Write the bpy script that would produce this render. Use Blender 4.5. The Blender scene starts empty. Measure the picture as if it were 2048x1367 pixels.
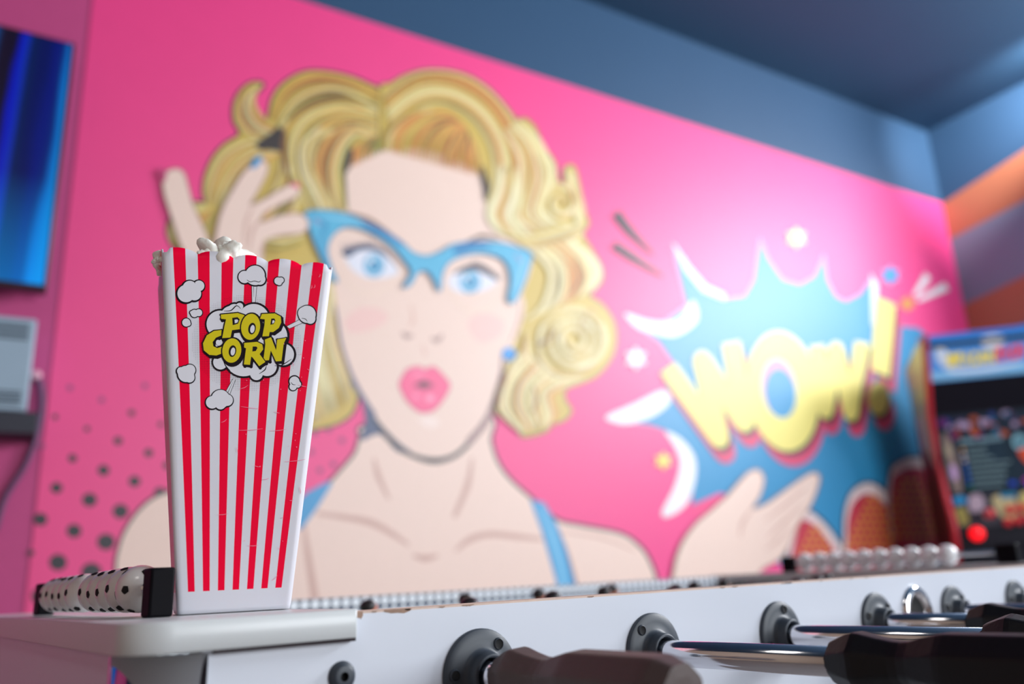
import bpy, bmesh, math, random
import numpy as np
from mathutils import Vector, Matrix
random.seed(7)
SC = bpy.context.scene
COL = SC.collection

# ------------------------------------------------------------------ camera
CAM = np.array([-0.30478, -0.43313, 0.01341]); YAW, PITCH, ROLL = 0.667587, 0.279481, -0.048041
FPX, PW, PH = 1647.367, 2048.0, 1367.0
cy_, sy_, cp_, sp_ = math.cos(YAW), math.sin(YAW), math.cos(PITCH), math.sin(PITCH)
FW = np.array([sy_*cp_, cy_*cp_, sp_]); r0 = np.array([cy_, -sy_, 0.0]); u0 = np.cross(r0, FW)
RT = math.cos(ROLL)*r0 + math.sin(ROLL)*u0; UP = -math.sin(ROLL)*r0 + math.cos(ROLL)*u0
cd = bpy.data.cameras.new('camera'); cam = bpy.data.objects.new('camera', cd); COL.objects.link(cam)
cd.sensor_width = 36.0; cd.lens = FPX*36.0/PW; cd.clip_start = 0.01; cd.clip_end = 60
cam.matrix_world = Matrix(((RT[0], UP[0], -FW[0], CAM[0]), (RT[1], UP[1], -FW[1], CAM[1]), (RT[2], UP[2], -FW[2], CAM[2]), (0, 0, 0, 1)))
cd.dof.use_dof = True; cd.dof.focus_distance = 0.54; cd.dof.aperture_fstop = 3.3
SC.camera = cam

# ------------------------------------------------------------------ light and exposure
SC.view_settings.view_transform = 'Standard'; SC.view_settings.look = 'None'
SC.view_settings.exposure = -0.1; SC.view_settings.gamma = 1.0; SC.view_settings.use_curve_mapping = False
W = bpy.data.worlds.new('world'); SC.world = W; W.use_nodes = True
W.node_tree.nodes['Background'].inputs[0].default_value = (0.55, 0.68, 0.9, 1)
W.node_tree.nodes['Background'].inputs[1].default_value = 0.25

def area(name, loc, aim, sx, sy, power, col):
    l = bpy.data.lights.new(name, 'AREA'); l.shape = 'RECTANGLE'; l.size = sx; l.size_y = sy; l.energy = power; l.color = col
    o = bpy.data.objects.new(name, l); COL.objects.link(o); o.location = loc
    o.rotation_euler = (Vector(aim)).to_track_quat('-Z', 'Y').to_euler(); return o
# daylight through the window in the wall behind the camera, and through the one high in the right wall
area('daylight_front', (2.0, -3.52, 0.95), (-0.05, 1, -0.02), 2.6, 1.7, 138, (0.93, 0.97, 1.0))
area('daylight_right', (4.24, -0.86, 1.86), (-1, 0.22, -0.04), 1.6, 0.9, 235, (0.95, 0.97, 1.0))
sl = bpy.data.lights.new('added_wall_spot', 'SPOT'); sl.energy = 170; sl.spot_size = 1.15; sl.spot_blend = 1; sl.shadow_soft_size = .05; sl.color = (1, .97, .95)
area('added_left_fill', (-1.3, -1.1, 2.33), (0, 0, -1), .6, .6, 8, (1, .95, .9))  # soft fill added out of view to brighten the faces turned left
so = bpy.data.objects.new('added_wall_spot', sl); COL.objects.link(so); so.location = (3.72, .40, 2.30)  # unseen spot, added to put a glow high on the right wall
so.rotation_euler = Vector((.48, .75, -.12)).to_track_quat('-Z', 'Y').to_euler()

# ------------------------------------------------------------------ helpers
def lin(v):
    v /= 255.0
    return v/12.92 if v <= 0.04045 else ((v+0.055)/1.055)**2.4
def rgb(r, g, b): return (lin(r), lin(g), lin(b), 1.0)

def mat(name, col, rough=0.5, metal=0.0, vary=0.06, scale=20.0, bump=0.0, emit=0.0, coat=0.0, trans=0.0, spec=0.5):
    m = bpy.data.materials.new(name); m.use_nodes = True; nt = m.node_tree; b = nt.nodes['Principled BSDF']
    b.inputs['Roughness'].default_value = rough; b.inputs['Metallic'].default_value = metal
    b.inputs['Specular IOR Level'].default_value = spec
    tc = nt.nodes.new('ShaderNodeTexCoord'); nz = nt.nodes.new('ShaderNodeTexNoise'); nz.inputs['Scale'].default_value = scale
    nz.inputs['Detail'].default_value = 4
    nt.links.new(tc.outputs['Object'], nz.inputs['Vector'])
    mr = nt.nodes.new('ShaderNodeMapRange'); mr.inputs['To Min'].default_value = 1-vary; mr.inputs['To Max'].default_value = 1+vary
    nt.links.new(nz.outputs['Fac'], mr.inputs['Value'])
    mx = nt.nodes.new('ShaderNodeVectorMath'); mx.operation = 'SCALE'; mx.inputs[0].default_value = col[:3]
    nt.links.new(mr.outputs['Result'], mx.inputs['Scale']); nt.links.new(mx.outputs[0], b.inputs['Base Color'])
    if bump:
        bp = nt.nodes.new('ShaderNodeBump'); bp.inputs['Strength'].default_value = bump; bp.inputs['Distance'].default_value = 0.002
        nt.links.new(nz.outputs['Fac'], bp.inputs['Height']); nt.links.new(bp.outputs['Normal'], b.inputs['Normal'])
    if emit:
        nt.links.new(mx.outputs[0], b.inputs['Emission Color']); b.inputs['Emission Strength'].default_value = emit
    if coat: b.inputs['Coat Weight'].default_value = coat; b.inputs['Coat Roughness'].default_value = 0.08
    if trans: b.inputs['Subsurface Weight'].default_value = trans; b.inputs['Subsurface Radius'].default_value = (0.02, 0.014, 0.012); b.inputs['Subsurface Scale'].default_value = 0.1
    return m

def attr_mat(name, rough, emit=0.0, spec=0.5):
    m = bpy.data.materials.new(name); m.use_nodes = True; nt = m.node_tree; b = nt.nodes['Principled BSDF']
    a = nt.nodes.new('ShaderNodeAttribute'); a.attribute_name = 'ink'
    tc = nt.nodes.new('ShaderNodeTexCoord'); nz = nt.nodes.new('ShaderNodeTexNoise'); nz.inputs['Scale'].default_value = 60
    nt.links.new(tc.outputs['Object'], nz.inputs['Vector'])
    mr = nt.nodes.new('ShaderNodeMapRange'); mr.inputs['To Min'].default_value = .97; mr.inputs['To Max'].default_value = 1.03
    nt.links.new(nz.outputs['Fac'], mr.inputs['Value'])
    mx = nt.nodes.new('ShaderNodeVectorMath'); mx.operation = 'SCALE'
    nt.links.new(a.outputs['Color'], mx.inputs[0]); nt.links.new(mr.outputs['Result'], mx.inputs['Scale'])
    nt.links.new(mx.outputs[0], b.inputs['Base Color']); b.inputs['Roughness'].default_value = rough
    b.inputs['Specular IOR Level'].default_value = spec
    if emit:
        nt.links.new(mx.outputs[0], b.inputs['Emission Color']); b.inputs['Emission Strength'].default_value = emit
    return m

def link(o, parent=None):
    COL.objects.link(o)
    if parent is not None: o.parent = parent
    return o
def tag(o, label=None, cat=None, group=None, kind=None):
    if label: o['label'] = label
    if cat: o['category'] = cat
    if group: o['group'] = group
    if kind: o['kind'] = kind
    return o
def empty(name, loc=(0, 0, 0), rot=(0, 0, 0), parent=None):
    o = bpy.data.objects.new(name, None); o.empty_display_size = 0.02; link(o, parent); o.location = loc; o.rotation_euler = rot; return o

class MB:
    """collects shapes into one mesh"""
    def __init__(s): s.bm = bmesh.new()
    def add(s, vs, fs, mi=0, smooth=False):
        bv = [s.bm.verts.new(v) for v in vs]; out = []
        for f in fs:
            try:
                fc = s.bm.faces.new([bv[i] for i in f]); fc.material_index = mi; fc.smooth = smooth; out.append(fc)
            except ValueError: pass
        return bv, out
    def box(s, x0, x1, y0, y1, z0, z1, mi=0, bev=0.0, seg=2, M=None):
        vs = [(x, y, z) for x in (x0, x1) for y in (y0, y1) for z in (z0, z1)]
        if M is not None: vs = [M @ Vector(v) for v in vs]
        bv, fc = s.add(vs, [(0, 1, 3, 2), (4, 6, 7, 5), (0, 4, 5, 1), (2, 3, 7, 6), (0, 2, 6, 4), (1, 5, 7, 3)], mi)
        if bev:
            ed = list({e for f in fc for e in f.edges})
            r = bmesh.ops.bevel(s.bm, geom=ed, offset=bev, segments=seg, profile=0.5, affect='EDGES')
            for f in r['faces']: f.material_index = mi; f.smooth = True
        return s
    def lathe(s, prof, M=None, n=24, mi=0, smooth=True, cap=True):
        """profile of (radius, height) turned about the local z axis"""
        vs, fs = [], []
        for r, h in prof:
            for k in range(n):
                a = 2*math.pi*(k+.5)/n; vs.append(Vector((r*math.cos(a), r*math.sin(a), h)))
        for i in range(len(prof)-1):
            for k in range(n):
                a, b = i*n+k, i*n+(k+1) % n; fs.append((a, b, b+n, a+n))
        if cap:
            fs.append(tuple(range(n-1, -1, -1))); fs.append(tuple((len(prof)-1)*n+k for k in range(n)))
        if M is not None: vs = [M @ v for v in vs]
        bv, fc = s.add(vs, fs, mi, smooth)
        for f in fc:
            if len(f.verts) > 4: f.smooth = False
        return s
    def tube(s, pts, r, n=10, mi=0):
        pts = [Vector(p) for p in pts]; vs, fs = [], []
        for i, p in enumerate(pts):
            t = (pts[min(i+1, len(pts)-1)]-pts[max(i-1, 0)]).normalized()
            a = t.cross(Vector((0.13, 0.31, 0.94))).normalized(); b = t.cross(a)
            for k in range(n):
                g = 2*math.pi*k/n; vs.append(p+a*(r*math.cos(g))+b*(r*math.sin(g)))
        for i in range(len(pts)-1):
            for k in range(n): fs.append((i*n+k, i*n+(k+1) % n, (i+1)*n+(k+1) % n, (i+1)*n+k))
        fs.append(tuple(range(n-1, -1, -1))); fs.append(tuple((len(pts)-1)*n+k for k in range(n)))
        s.add(vs, fs, mi, True); return s
    def sphere(s, c, r, mi=0, seg=20, rings=12, sc=(1, 1, 1)):
        prof = []
        for i in range(rings+1):
            a = -math.pi/2+math.pi*i/rings; prof.append((max(1e-5, r*math.cos(a)), r*math.sin(a)))
        s.lathe(prof, Matrix.Translation(c) @ Matrix.Diagonal((*sc, 1)), seg, mi, True, False); return s
    def build(s, name, mats, parent=None, recalc=True):
        if recalc: bmesh.ops.recalc_face_normals(s.bm, faces=s.bm.faces)
        me = bpy.data.meshes.new(name); s.bm.to_mesh(me); s.bm.free()
        for m in (mats if isinstance(mats, (list, tuple)) else [mats]): me.materials.append(m)
        return link(bpy.data.objects.new(name, me), parent)

def ray(x, y): return FW + RT*((x-PW/2)/FPX) - UP*((y-PH/2)/FPX)
def hit(x, y, p0, n):
    d = ray(x, y); return CAM + d*(((p0-CAM) @ n)/(d @ n))
def catmull(pts, closed, sub=5):
    P = np.array(pts, float); n = len(P); out = []
    rng = range(n) if closed else range(n-1)
    for i in rng:
        if closed: a, b, c, d = P[(i-1) % n], P[i], P[(i+1) % n], P[(i+2) % n]
        else: a, b, c, d = P[max(i-1, 0)], P[i], P[i+1], P[min(i+2, n-1)]
        for k in range(sub):
            t = k/sub; out.append(.5*((2*b)+(c-a)*t+(2*a-5*b+4*c-d)*t*t+(3*b-a-3*c+d)*t**3))
    if not closed: out.append(P[-1])
    return np.array(out)

class Print:
    """flat inks on a surface: `place(x, y, h)` turns drawing coordinates and a tiny height into a point"""
    height = 0
    def __init__(s, place, step): s.place, s.step, s.v, s.f, s.c = place, step, [], [], []
    def _h(s): Print.height += 1; return Print.height*s.step
    def raw(s, pts, col, h=None):
        h = s._h() if h is None else h; k = len(s.v)
        s.v += [tuple(s.place(x, y, h)) for x, y in pts]; s.f.append(tuple(range(k, k+len(pts)))); s.c.append(col)
    def poly(s, pts, col, smooth=True, sub=5):
        s.raw(catmull(pts, True, sub) if smooth else pts, col)
    def ell(s, x, y, rx, ry, col, rot=0.0, n=28, h=None):
        c, q = math.cos(rot), math.sin(rot)
        s.raw([(x+rx*math.cos(t)*c-ry*math.sin(t)*q, y+rx*math.cos(t)*q+ry*math.sin(t)*c) for t in np.linspace(0, 2*math.pi, n, endpoint=False)], col, h)
    def star(s, x, y, r, col, n=5, inner=.5):
        s.raw([(x+(r if k % 2 == 0 else r*inner)*math.sin(math.pi*k/n), y-(r if k % 2 == 0 else r*inner)*math.cos(math.pi*k/n)) for k in range(2*n)], col)
    def stroke(s, pts, w, col, smooth=True, sub=6, closed=False):
        """ribbon along pts; w = width or list of widths spread along it"""
        P = catmull(pts, closed, sub) if smooth else np.array(pts, float)
        if closed: P = np.vstack([P, P[:1]])
        n = len(P); ws = np.full(n, w) if np.isscalar(w) else np.interp(np.linspace(0, 1, n), np.linspace(0, 1, len(w)), w)
        T = np.gradient(P, axis=0)
        if closed: T[0] = T[-1] = P[1]-P[-2]
        T /= np.maximum(np.linalg.norm(T, axis=1, keepdims=True), 1e-9); N = np.stack([-T[:, 1], T[:, 0]], 1)
        L, R_ = P+N*ws[:, None]/2, P-N*ws[:, None]/2; h = s._h(); k = len(s.v)
        s.v += [tuple(s.place(x, y, h)) for x, y in L]+[tuple(s.place(x, y, h)) for x, y in R_]
        for i in range(n-1): s.f.append((k+i, k+i+1, k+n+i+1, k+n+i)); s.c.append(col)
    def build(s, name, m, parent=None):
        me = bpy.data.meshes.new(name); me.from_pydata(s.v, [], s.f); me.materials.append(m)
        a = me.color_attributes.new('ink', 'FLOAT_COLOR', 'CORNER'); dat = []
        for p in me.polygons: dat += list(s.c[p.index])*p.loop_total
        a.data.foreach_set('color', dat); me.update()
        return link(bpy.data.objects.new(name, me), parent)

# ------------------------------------------------------------------ room
ZT, ZC, ZF = 1.9134, 2.365, -0.93                 # top of the mural, ceiling, floor
WA = np.array([0.6256, 1.8079, ZT]); WB = np.array([4.2349, 1.3898, ZT])
WD = np.array([0.99336, -0.11507, 0.0]); WN = np.array([0.11507, 0.99336, 0.0])      # along the wall, into the wall
def wl(s_, off, z): p = WB + WD*s_ - WN*off; return (p[0], p[1], z)       # s_ from the right corner, off towards the room

M_slate = mat('slate_blue_paint', rgb(50, 80, 112), .42, vary=.04, scale=3)
M_ceil = mat('ceiling_paint', rgb(36, 72, 102), .6, vary=.05, scale=3)
M_pinkwall = mat('plain_pink_wallpaper', rgb(190, 70, 128), .6, vary=.08, scale=90, bump=.25)
M_plaster = mat('plaster', rgb(176, 156, 136), .7)
M_floor = mat('vinyl_floor', rgb(136, 130, 128), .4, vary=.12, scale=6)
M_orange = mat('orange_paint', rgb(178, 112, 82), .5, vary=.04, scale=4)
M_greypaint = mat('grey_blue_paint', rgb(120, 142, 164), .5, vary=.04, scale=4)
M_frame = mat('white_frame', rgb(225, 228, 232), .35)

# wall behind the mural: lower print area, plain pink to the left, slate band above
L = -7.4; sm = -4.2405
b = MB()
b.add([wl(sm, 0, ZF), wl(0, 0, ZF), wl(0, 0, ZT), wl(sm, 0, ZT)], [(0, 1, 2, 3)], 1)
b.add([wl(L, 0, ZF), wl(sm, 0, ZF), wl(sm, 0, ZC), wl(L, 0, ZC)], [(0, 1, 2, 3)], 1)
b.add([wl(sm, 0, ZT), wl(0, 0, ZT), wl(0, 0, ZC), wl(sm, 0, ZC)], [(0, 1, 2, 3)], 0)
tag(b.build('wall_back', [M_slate, M_pinkwall]), kind='structure')
# right wall: painted bands that climb towards the room, with a window opening high up
def rw(t, z): p = WB - WN*t; return (p[0], p[1], z)
ts = [0.0, 0.35, 0.7, 1.05]
def zz(t, z0, k): return z0 + k*t
bands = [(zz, (ZC, 0), (ZT, .208), 0), (zz, (ZT, .208), (1.6976, .13), 1), (zz, (1.6976, .13), (1.313, .165), 2), (zz, (1.313, .165), (1.10, .12), 1), (zz, (1.10, .12), (ZF, 0), 2)]
b = MB()
for i in range(3):
    for _, hi, lo, mi in bands:
        t0, t1 = ts[i], ts[i+1]
        b.add([rw(t0, zz(t0, *lo)), rw(t1, zz(t1, *lo)), rw(t1, zz(t1, *hi)), rw(t0, zz(t0, *hi))], [(0, 1, 2, 3)], mi)
W0, W1, WZ0, WZ1 = 1.45, 3.1, 1.36, 2.33
b.add([rw(W0, ZF), rw(W1, ZF), rw(W1, WZ0), rw(W0, WZ0)], [(0, 1, 2, 3)], 2)
b.add([rw(W0, WZ1), rw(W1, WZ1), rw(W1, ZC), rw(W0, ZC)], [(0, 1, 2, 3)], 0)
b.add([rw(W1, ZF), rw(5.6, ZF), rw(5.6, ZC), rw(W1, ZC)], [(0, 1, 2, 3)], 2)
tag(b.build('wall_right', [M_slate, M_orange, M_greypaint]), kind='structure')
b = MB()
for t0, t1, z0, z1 in ((W0, W1, WZ0, WZ0+.05), (W0, W1, WZ1-.05, WZ1), (W0, W0+.05, WZ0, WZ1), (W1-.05, W1, WZ0, WZ1), ((W0+W1)/2-.02, (W0+W1)/2+.02, WZ0, WZ1)):
    q = [rw(t0, z0), rw(t1, z0), rw(t1, z1), rw(t0, z1)]
    vs = [(Vector(p)+Vector(WD)*o) for o in (-.005, .05) for p in q]
    b.add(vs, [(0, 1, 2, 3), (7, 6, 5, 4), (0, 4, 5, 1), (1, 5, 6, 2), (2, 6, 7, 3), (3, 7, 4, 0)], 0)
tag(b.build('window_1', M_frame), kind='structure')
# front wall (behind the camera) with a wide window, left wall, floor, ceiling
XL, YF = -3.0, -3.5
b = MB(); x0, x1, z0, z1 = 0.6, 3.4, 0.05, 1.85; XR = 4.9
for a0, a1, c0, c1 in ((XL, XR, ZF, z0), (XL, XR, z1, ZC), (XL, x0, z0, z1), (x1, XR, z0, z1)):
    b.add([(a0, YF, c0), (a1, YF, c0), (a1, YF, c1), (a0, YF, c1)], [(0, 1, 2, 3)], 0)
tag(b.build('wall_front', M_plaster), kind='structure')
b = MB()
for a0, a1, c0, c1 in ((x0, x1, z0, z0+.06), (x0, x1, z1-.06, z1), (x0, x0+.06, z0, z1), (x1-.06, x1, z0, z1), (1.97, 2.03, z0, z1)):
    b.box(a0, a1, YF-.03, YF+.03, c0, c1)
tag(b.build('window_2', M_frame), kind='structure')
b = MB(); b.add([(XL, YF, ZF), (XL, 2.4, ZF), (XL, 2.4, ZC), (XL, YF, ZC)], [(0, 1, 2, 3)])
tag(b.build('wall_left', M_plaster), kind='structure')
b = MB(); b.add([(XL, YF, ZF), (XR, YF, ZF), (XR, 2.4, ZF), (XL, 2.4, ZF)], [(0, 1, 2, 3)])
tag(b.build('floor', M_floor), kind='structure')
b = MB(); b.add([(XL, YF, ZC), (XR, YF, ZC), (XR, 2.4, ZC), (XL, 2.4, ZC)], [(0, 1, 2, 3)])
tag(b.build('ceiling', M_ceil), kind='structure')

# ------------------------------------------------------------------ mural
M_mural = mat('mural_pink_print', rgb(240, 58, 136), .52, vary=.03, scale=12, spec=.95)
M_ink = attr_mat('mural_ink', .52, spec=.95)
MUR0 = 0.003
b = MB()
vs = [wl(s_, o, z) for o in (0.0005, MUR0) for s_, z in ((sm, ZF+.1), (-.004, ZF+.1), (-.004, ZT), (sm, ZT))]
b.add(vs, [(4, 5, 6, 7), (0, 1, 5, 4), (1, 2, 6, 5), (2, 3, 7, 6), (3, 0, 4, 7)], 0)
mural = b.build('mural', M_mural)
tag(mural, 'pink pop art mural of an astonished blonde woman in blue glasses beside a WOW burst', 'mural')
def on_wall(x, y, h): return hit(x, y, WB - WN*(MUR0+h), WN)
ST = 1.6e-5
INK = rgb(16, 15, 32); SKIN = rgb(238, 210, 196); SKIND = rgb(205, 165, 152); BLUE = rgb(45, 150, 205); BLUED = rgb(15, 95, 150)
YEL = rgb(204, 176, 82); LITE = rgb(226, 214, 158); ORA = rgb(214, 146, 70); OLV = rgb(150, 142, 62); BRN = rgb(120, 78, 40); WHITE = rgb(236, 236, 240)
HAIRSET = [YEL, YEL, LITE, ORA, OLV, LITE, rgb(190, 150, 55), rgb(216, 196, 105)]

# halftone dots
P = Print(on_wall, ST)
for x, y, r in ((110, 833, 6), (174, 857, 6), (236, 881, 9), (297, 905, 9), (263, 825, 7), (145, 916, 9), (207, 940, 12), (269, 962, 12), (113, 975, 12), (179, 999, 15), (241, 1022, 16),
                (81, 1038, 14), (148, 1061, 15), (212, 1083, 18), (62, 1105, 7), (116, 1124, 18), (183, 1144, 21), (80, 1192, 18), (150, 1212, 20), (322, 848, 6), (335, 930, 9), (320, 985, 12)):
    P.ell(x, y, r, r*.92, INK)
for x, y in ((290/2.072, 775), (203, 799), (290, 771), (84, 891), (630, 865), (657, 858), (684, 880), (622, 903), (667, 928), (640, 940)): P.ell(x, y, 6, 6, rgb(150, 50, 110))
P.build('painted_dots', M_ink, mural)

# woman: skin of shoulders, neck, face, hands
P = Print(on_wall, ST)
body = [(228, 1330), (232, 1150), (238, 1100), (255, 1055), (290, 1010), (335, 985), (420, 965), (520, 985), (616, 1000), (650, 975), (690, 932), (712, 904), (722, 872), (740, 850), (968, 830), (980, 880), (992, 920), (1016, 956),
        (1060, 996), (1112, 1040), (1160, 1052), (1240, 1068), (1277, 1092), (1297, 1120), (1312, 1160), (1330, 1240), (1340, 1330)]
P.stroke(catmull(body, False, 4), 12, INK, smooth=False); P.raw(catmull(body, True, 4), SKIN)
P.stroke([(608, 1050), (616, 1110), (630, 1200), (645, 1300)], [6, 13, 16, 14], SKIND)
P.stroke([(632, 1026), (690, 1034), (740, 1044), (780, 1064), (818, 1090)], [6, 11, 14, 12, 5], SKIND)
P.stroke([(910, 1102), (940, 1078), (980, 1068), (1030, 1072), (1085, 1078)], [4, 13, 12, 12, 6], SKIND)
P.stroke([(826, 1110), (850, 1116), (876, 1110)], [5, 14, 5], SKIND)
P.stroke([(748, 915), (756, 950), (778, 998)], [4, 12, 5], SKIND); P.stroke([(944, 915), (935, 970), (908, 1034)], [5, 13, 9], SKIND)
P.stroke([(1088, 1006), (1110, 1050), (1135, 1110), (1160, 1200)], [4, 7, 8, 8], rgb(170, 125, 110))
P.stroke([(1100, 1060), (1200, 1074), (1270, 1100)], [3, 5, 3], SKIND)
woman = P.build('painted_woman', M_ink, mural)
P = Print(on_wall, ST)                             # the two straps
P.raw(catmull([(596, 1060), (600, 1000), (630, 975), (664, 962), (650, 990), (622, 1032)], True, 3), BLUE)
P.raw([(1060, 998), (1088, 1004), (1112, 1044), (1132, 1096), (1152, 1172), (1166, 1300), (1128, 1300), (1112, 1160), (1084, 1064)], BLUE)
P.stroke([(1080, 1010), (1104, 1070), (1126, 1150), (1138, 1250)], [4, 9, 9, 9], rgb(120, 200, 235))
P.build('painted_straps', M_ink, woman)

# back hair behind face and hand
P = Print(on_wall, ST)
back = [(763, 186), (735, 168), (700, 154), (660, 145), (620, 143), (590, 152), (562, 172), (545, 198), (537, 232), (530, 242), (515, 225), (507, 204), (510, 187), (526, 170), (514, 165), (497, 169), (478, 187), (468, 211), (468, 241), (480, 268),
        (451, 288), (431, 309), (418, 332), (409, 359), (407, 386), (411, 405), (391, 405), (365, 412), (344, 433), (335, 457), (340, 480), (354, 496), (420, 540), (640, 560), (660, 640), (640, 690), (600, 760), (600, 850), (640, 855), (690, 838), (714, 800), (720, 700), (780, 420), (765, 250)]
def fill(P, pts, col, w=9, sub=4, ink=INK):
    q = catmull(pts, True, sub); P.stroke(q, w, ink, smooth=False, closed=True); P.raw(q, col)
fill(P, back, YEL)
right = [(760, 186), (781, 168), (808, 152), (841, 142), (875, 140), (909, 144), (942, 155), (976, 177), (1003, 204), (1020, 224), (1033, 240), (1049, 237), (1067, 251), (1080, 278), (1086, 297), (1100, 310), (1111, 330), (1113, 350), (1119, 368),
         (1128, 366), (1127, 345), (1134, 332), (1147, 332), (1154, 349), (1161, 386), (1168, 420), (1177, 447), (1166, 468), (1185, 502), (1202, 532), (1204, 559), (1190, 578), (1180, 592), (1204, 608), (1227, 642), (1232, 680), (1223, 715), (1196, 749), (1166, 764), (1133, 777),
         (1130, 798), (1143, 821), (1128, 840), (1105, 848), (1090, 863), (1044, 872), (1036, 848), (1010, 833), (985, 815), (995, 740), (940, 500), (780, 350)]
fill(P, right, YEL, 7, ink=rgb(104, 80, 62))  # outline lighter than on the left: haze put into the ink colour
hair = P.build('painted_hair', M_ink, woman)

# face
P = Print(on_wall, ST)
P.raw(catmull([(700, 760), (722, 800), (730, 840), (722, 880), (760, 868), (800, 905), (840, 880), (760, 780)], True, 4), rgb(70, 84, 118))
P.raw(catmull([(1000, 745), (1045, 640), (1044, 590), (1012, 590), (1000, 660)], True, 4), SKIN)
face = [(690, 420), (686, 370), (690, 335), (714, 318), (740, 304), (767, 296), (798, 298), (848, 298), (889, 310), (929, 328), (960, 350), (972, 390), (972, 430), (985, 455), (1010, 475), (1040, 480), (1066, 500), (1060, 545), (1044, 590), (1038, 640), (1022, 680), (1006, 712), (1003, 750), (988, 800), (975, 835),
        (945, 872), (922, 890), (896, 908), (868, 914), (838, 908), (808, 893), (770, 857), (743, 821), (717, 779), (698, 737), (686, 703), (679, 669), (671, 623), (660, 590), (650, 500), (610, 440), (640, 415)]
P.raw(catmull(face, True, 4), SKIN)
P.raw(catmull([(745, 830), (772, 862), (808, 897), (838, 910), (870, 915), (900, 910), (925, 893), (962, 850), (985, 808), (990, 818), (965, 862), (930, 900), (905, 918), (870, 927), (838, 920), (800, 902), (766, 870)], True, 3), INK)
P.stroke([(668, 595), (674, 640), (682, 690), (700, 745), (722, 790), (748, 832)], [2, 6, 7, 8, 10, 12], rgb(84, 86, 122))
P.stroke([(1004, 715), (1003, 750), (990, 800), (970, 845), (935, 885)], [4, 9, 12, 14, 12], rgb(150, 118, 118))
P.stroke([(1040, 600), (1038, 640), (1020, 685)], [3, 6, 3], SKIND)
P.raw(catmull([(690, 640), (720, 615), (765, 620), (775, 640), (740, 660), (700, 665)], True, 4), rgb(240, 198, 190))
P.raw(catmull([(935, 650), (960, 625), (1005, 640), (1000, 670), (960, 685)], True, 4), rgb(240, 198, 190))
P.stroke([(803, 664), (813, 672), (826, 670)], [3, 12, 4], rgb(184, 150, 142)); P.stroke([(862, 676), (874, 680), (886, 668)], [4, 12, 3], rgb(184, 150, 142))
P.stroke([(822, 610), (826, 640), (818, 655)], [2, 6, 2], rgb(222, 180, 165)); P.stroke([(846, 690), (850, 712)], [3, 5], rgb(222, 178, 165))
P.raw(catmull([(836, 840), (855, 832), (880, 842), (862, 856)], True, 4), rgb(244, 222, 212))
# eyes
for q, ir, lash, pts in (((748, 530), (690, 500), 1, [(690, 512), (715, 497), (748, 496), (780, 515), (796, 545), (770, 555), (735, 556), (706, 540)]),
                   ((940, 563), (0, 0), 0, [(896, 562), (915, 540), (945, 532), (975, 542), (994, 560), (975, 578), (940, 586), (912, 582)])):
    P.raw(catmull(pts, True, 4), rgb(226, 228, 240)); P.ell(q[0], q[1], 21, 23, rgb(60, 140, 190)); P.ell(q[0], q[1], 18, 20, rgb(140, 200, 228)); P.ell(q[0]+1, q[1]+1, 10, 11, rgb(40, 135, 185)); P.ell(q[0]-7, q[1]-9, 5, 5, WHITE)
P.raw(catmull([(682, 506), (700, 494), (735, 488), (770, 500), (798, 540), (775, 514), (745, 500), (715, 502), (698, 514)], True, 4), rgb(58, 72, 105))
P.raw(catmull([(905, 548), (925, 534), (955, 526), (982, 540), (998, 562), (975, 550), (950, 540), (925, 544)], True, 4), rgb(74, 66, 78))
for k in range(7): P.stroke([(690+k*9, 500-k*1.2), (683+k*10, 488-k*1.6)], [4, 2], rgb(58, 72, 105))
for k in range(8): P.stroke([(945+k*7, 530+k*4), (950+k*8, 520+k*4.2)], [3, 2], rgb(74, 66, 78))
for (cx, cy_e, rx) in ((742, 555, 66), (955, 590, 60)):
    P.stroke([(cx-rx, cy_e-20), (cx-rx*.6, cy_e+18), (cx, cy_e+32), (cx+rx*.6, cy_e+14), (cx+rx, cy_e-22)], [3, 5, 6, 5, 3], rgb(240, 214, 196))
P.stroke([(934, 484), (965, 472), (1000, 480)], [3, 8, 3], rgb(90, 60, 40))
P.stroke([(694, 424), (740, 440), (785, 470)], [3, 7, 3], rgb(120, 80, 55))
P.build('painted_face', M_ink, woman)
P = Print(on_wall, ST)
lips = [(800, 768), (808, 750), (818, 738), (839, 734), (850, 740), (865, 734), (880, 745), (898, 768), (893, 785), (884, 800), (868, 818), (850, 823), (836, 820), (816, 802), (806, 785)]
fill(P, lips, rgb(246, 96, 144), 5, ink=rgb(206, 84, 122))
P.ell(848, 770, 20, 7, rgb(176, 66, 104)); P.ell(848, 768, 11, 7, rgb(96, 44, 70))
P.stroke([(822, 752), (838, 746), (850, 750)], [2, 6, 2], rgb(255, 150, 185)); P.ell(860, 796, 9, 6, rgb(255, 165, 195)); P.ell(832, 792, 7, 5, rgb(255, 140, 180))
P.build('painted_lips', M_ink, woman)
P = Print(on_wall, ST)
P.ell(1018, 708, 15, 14, BLUED); P.ell(1018, 707, 13, 12, rgb(40, 150, 225)); P.ell(657, 661, 11, 9, BLUED); P.ell(657, 661, 9, 8, rgb(60, 165, 225))
P.build('painted_earrings', M_ink, woman)

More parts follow.
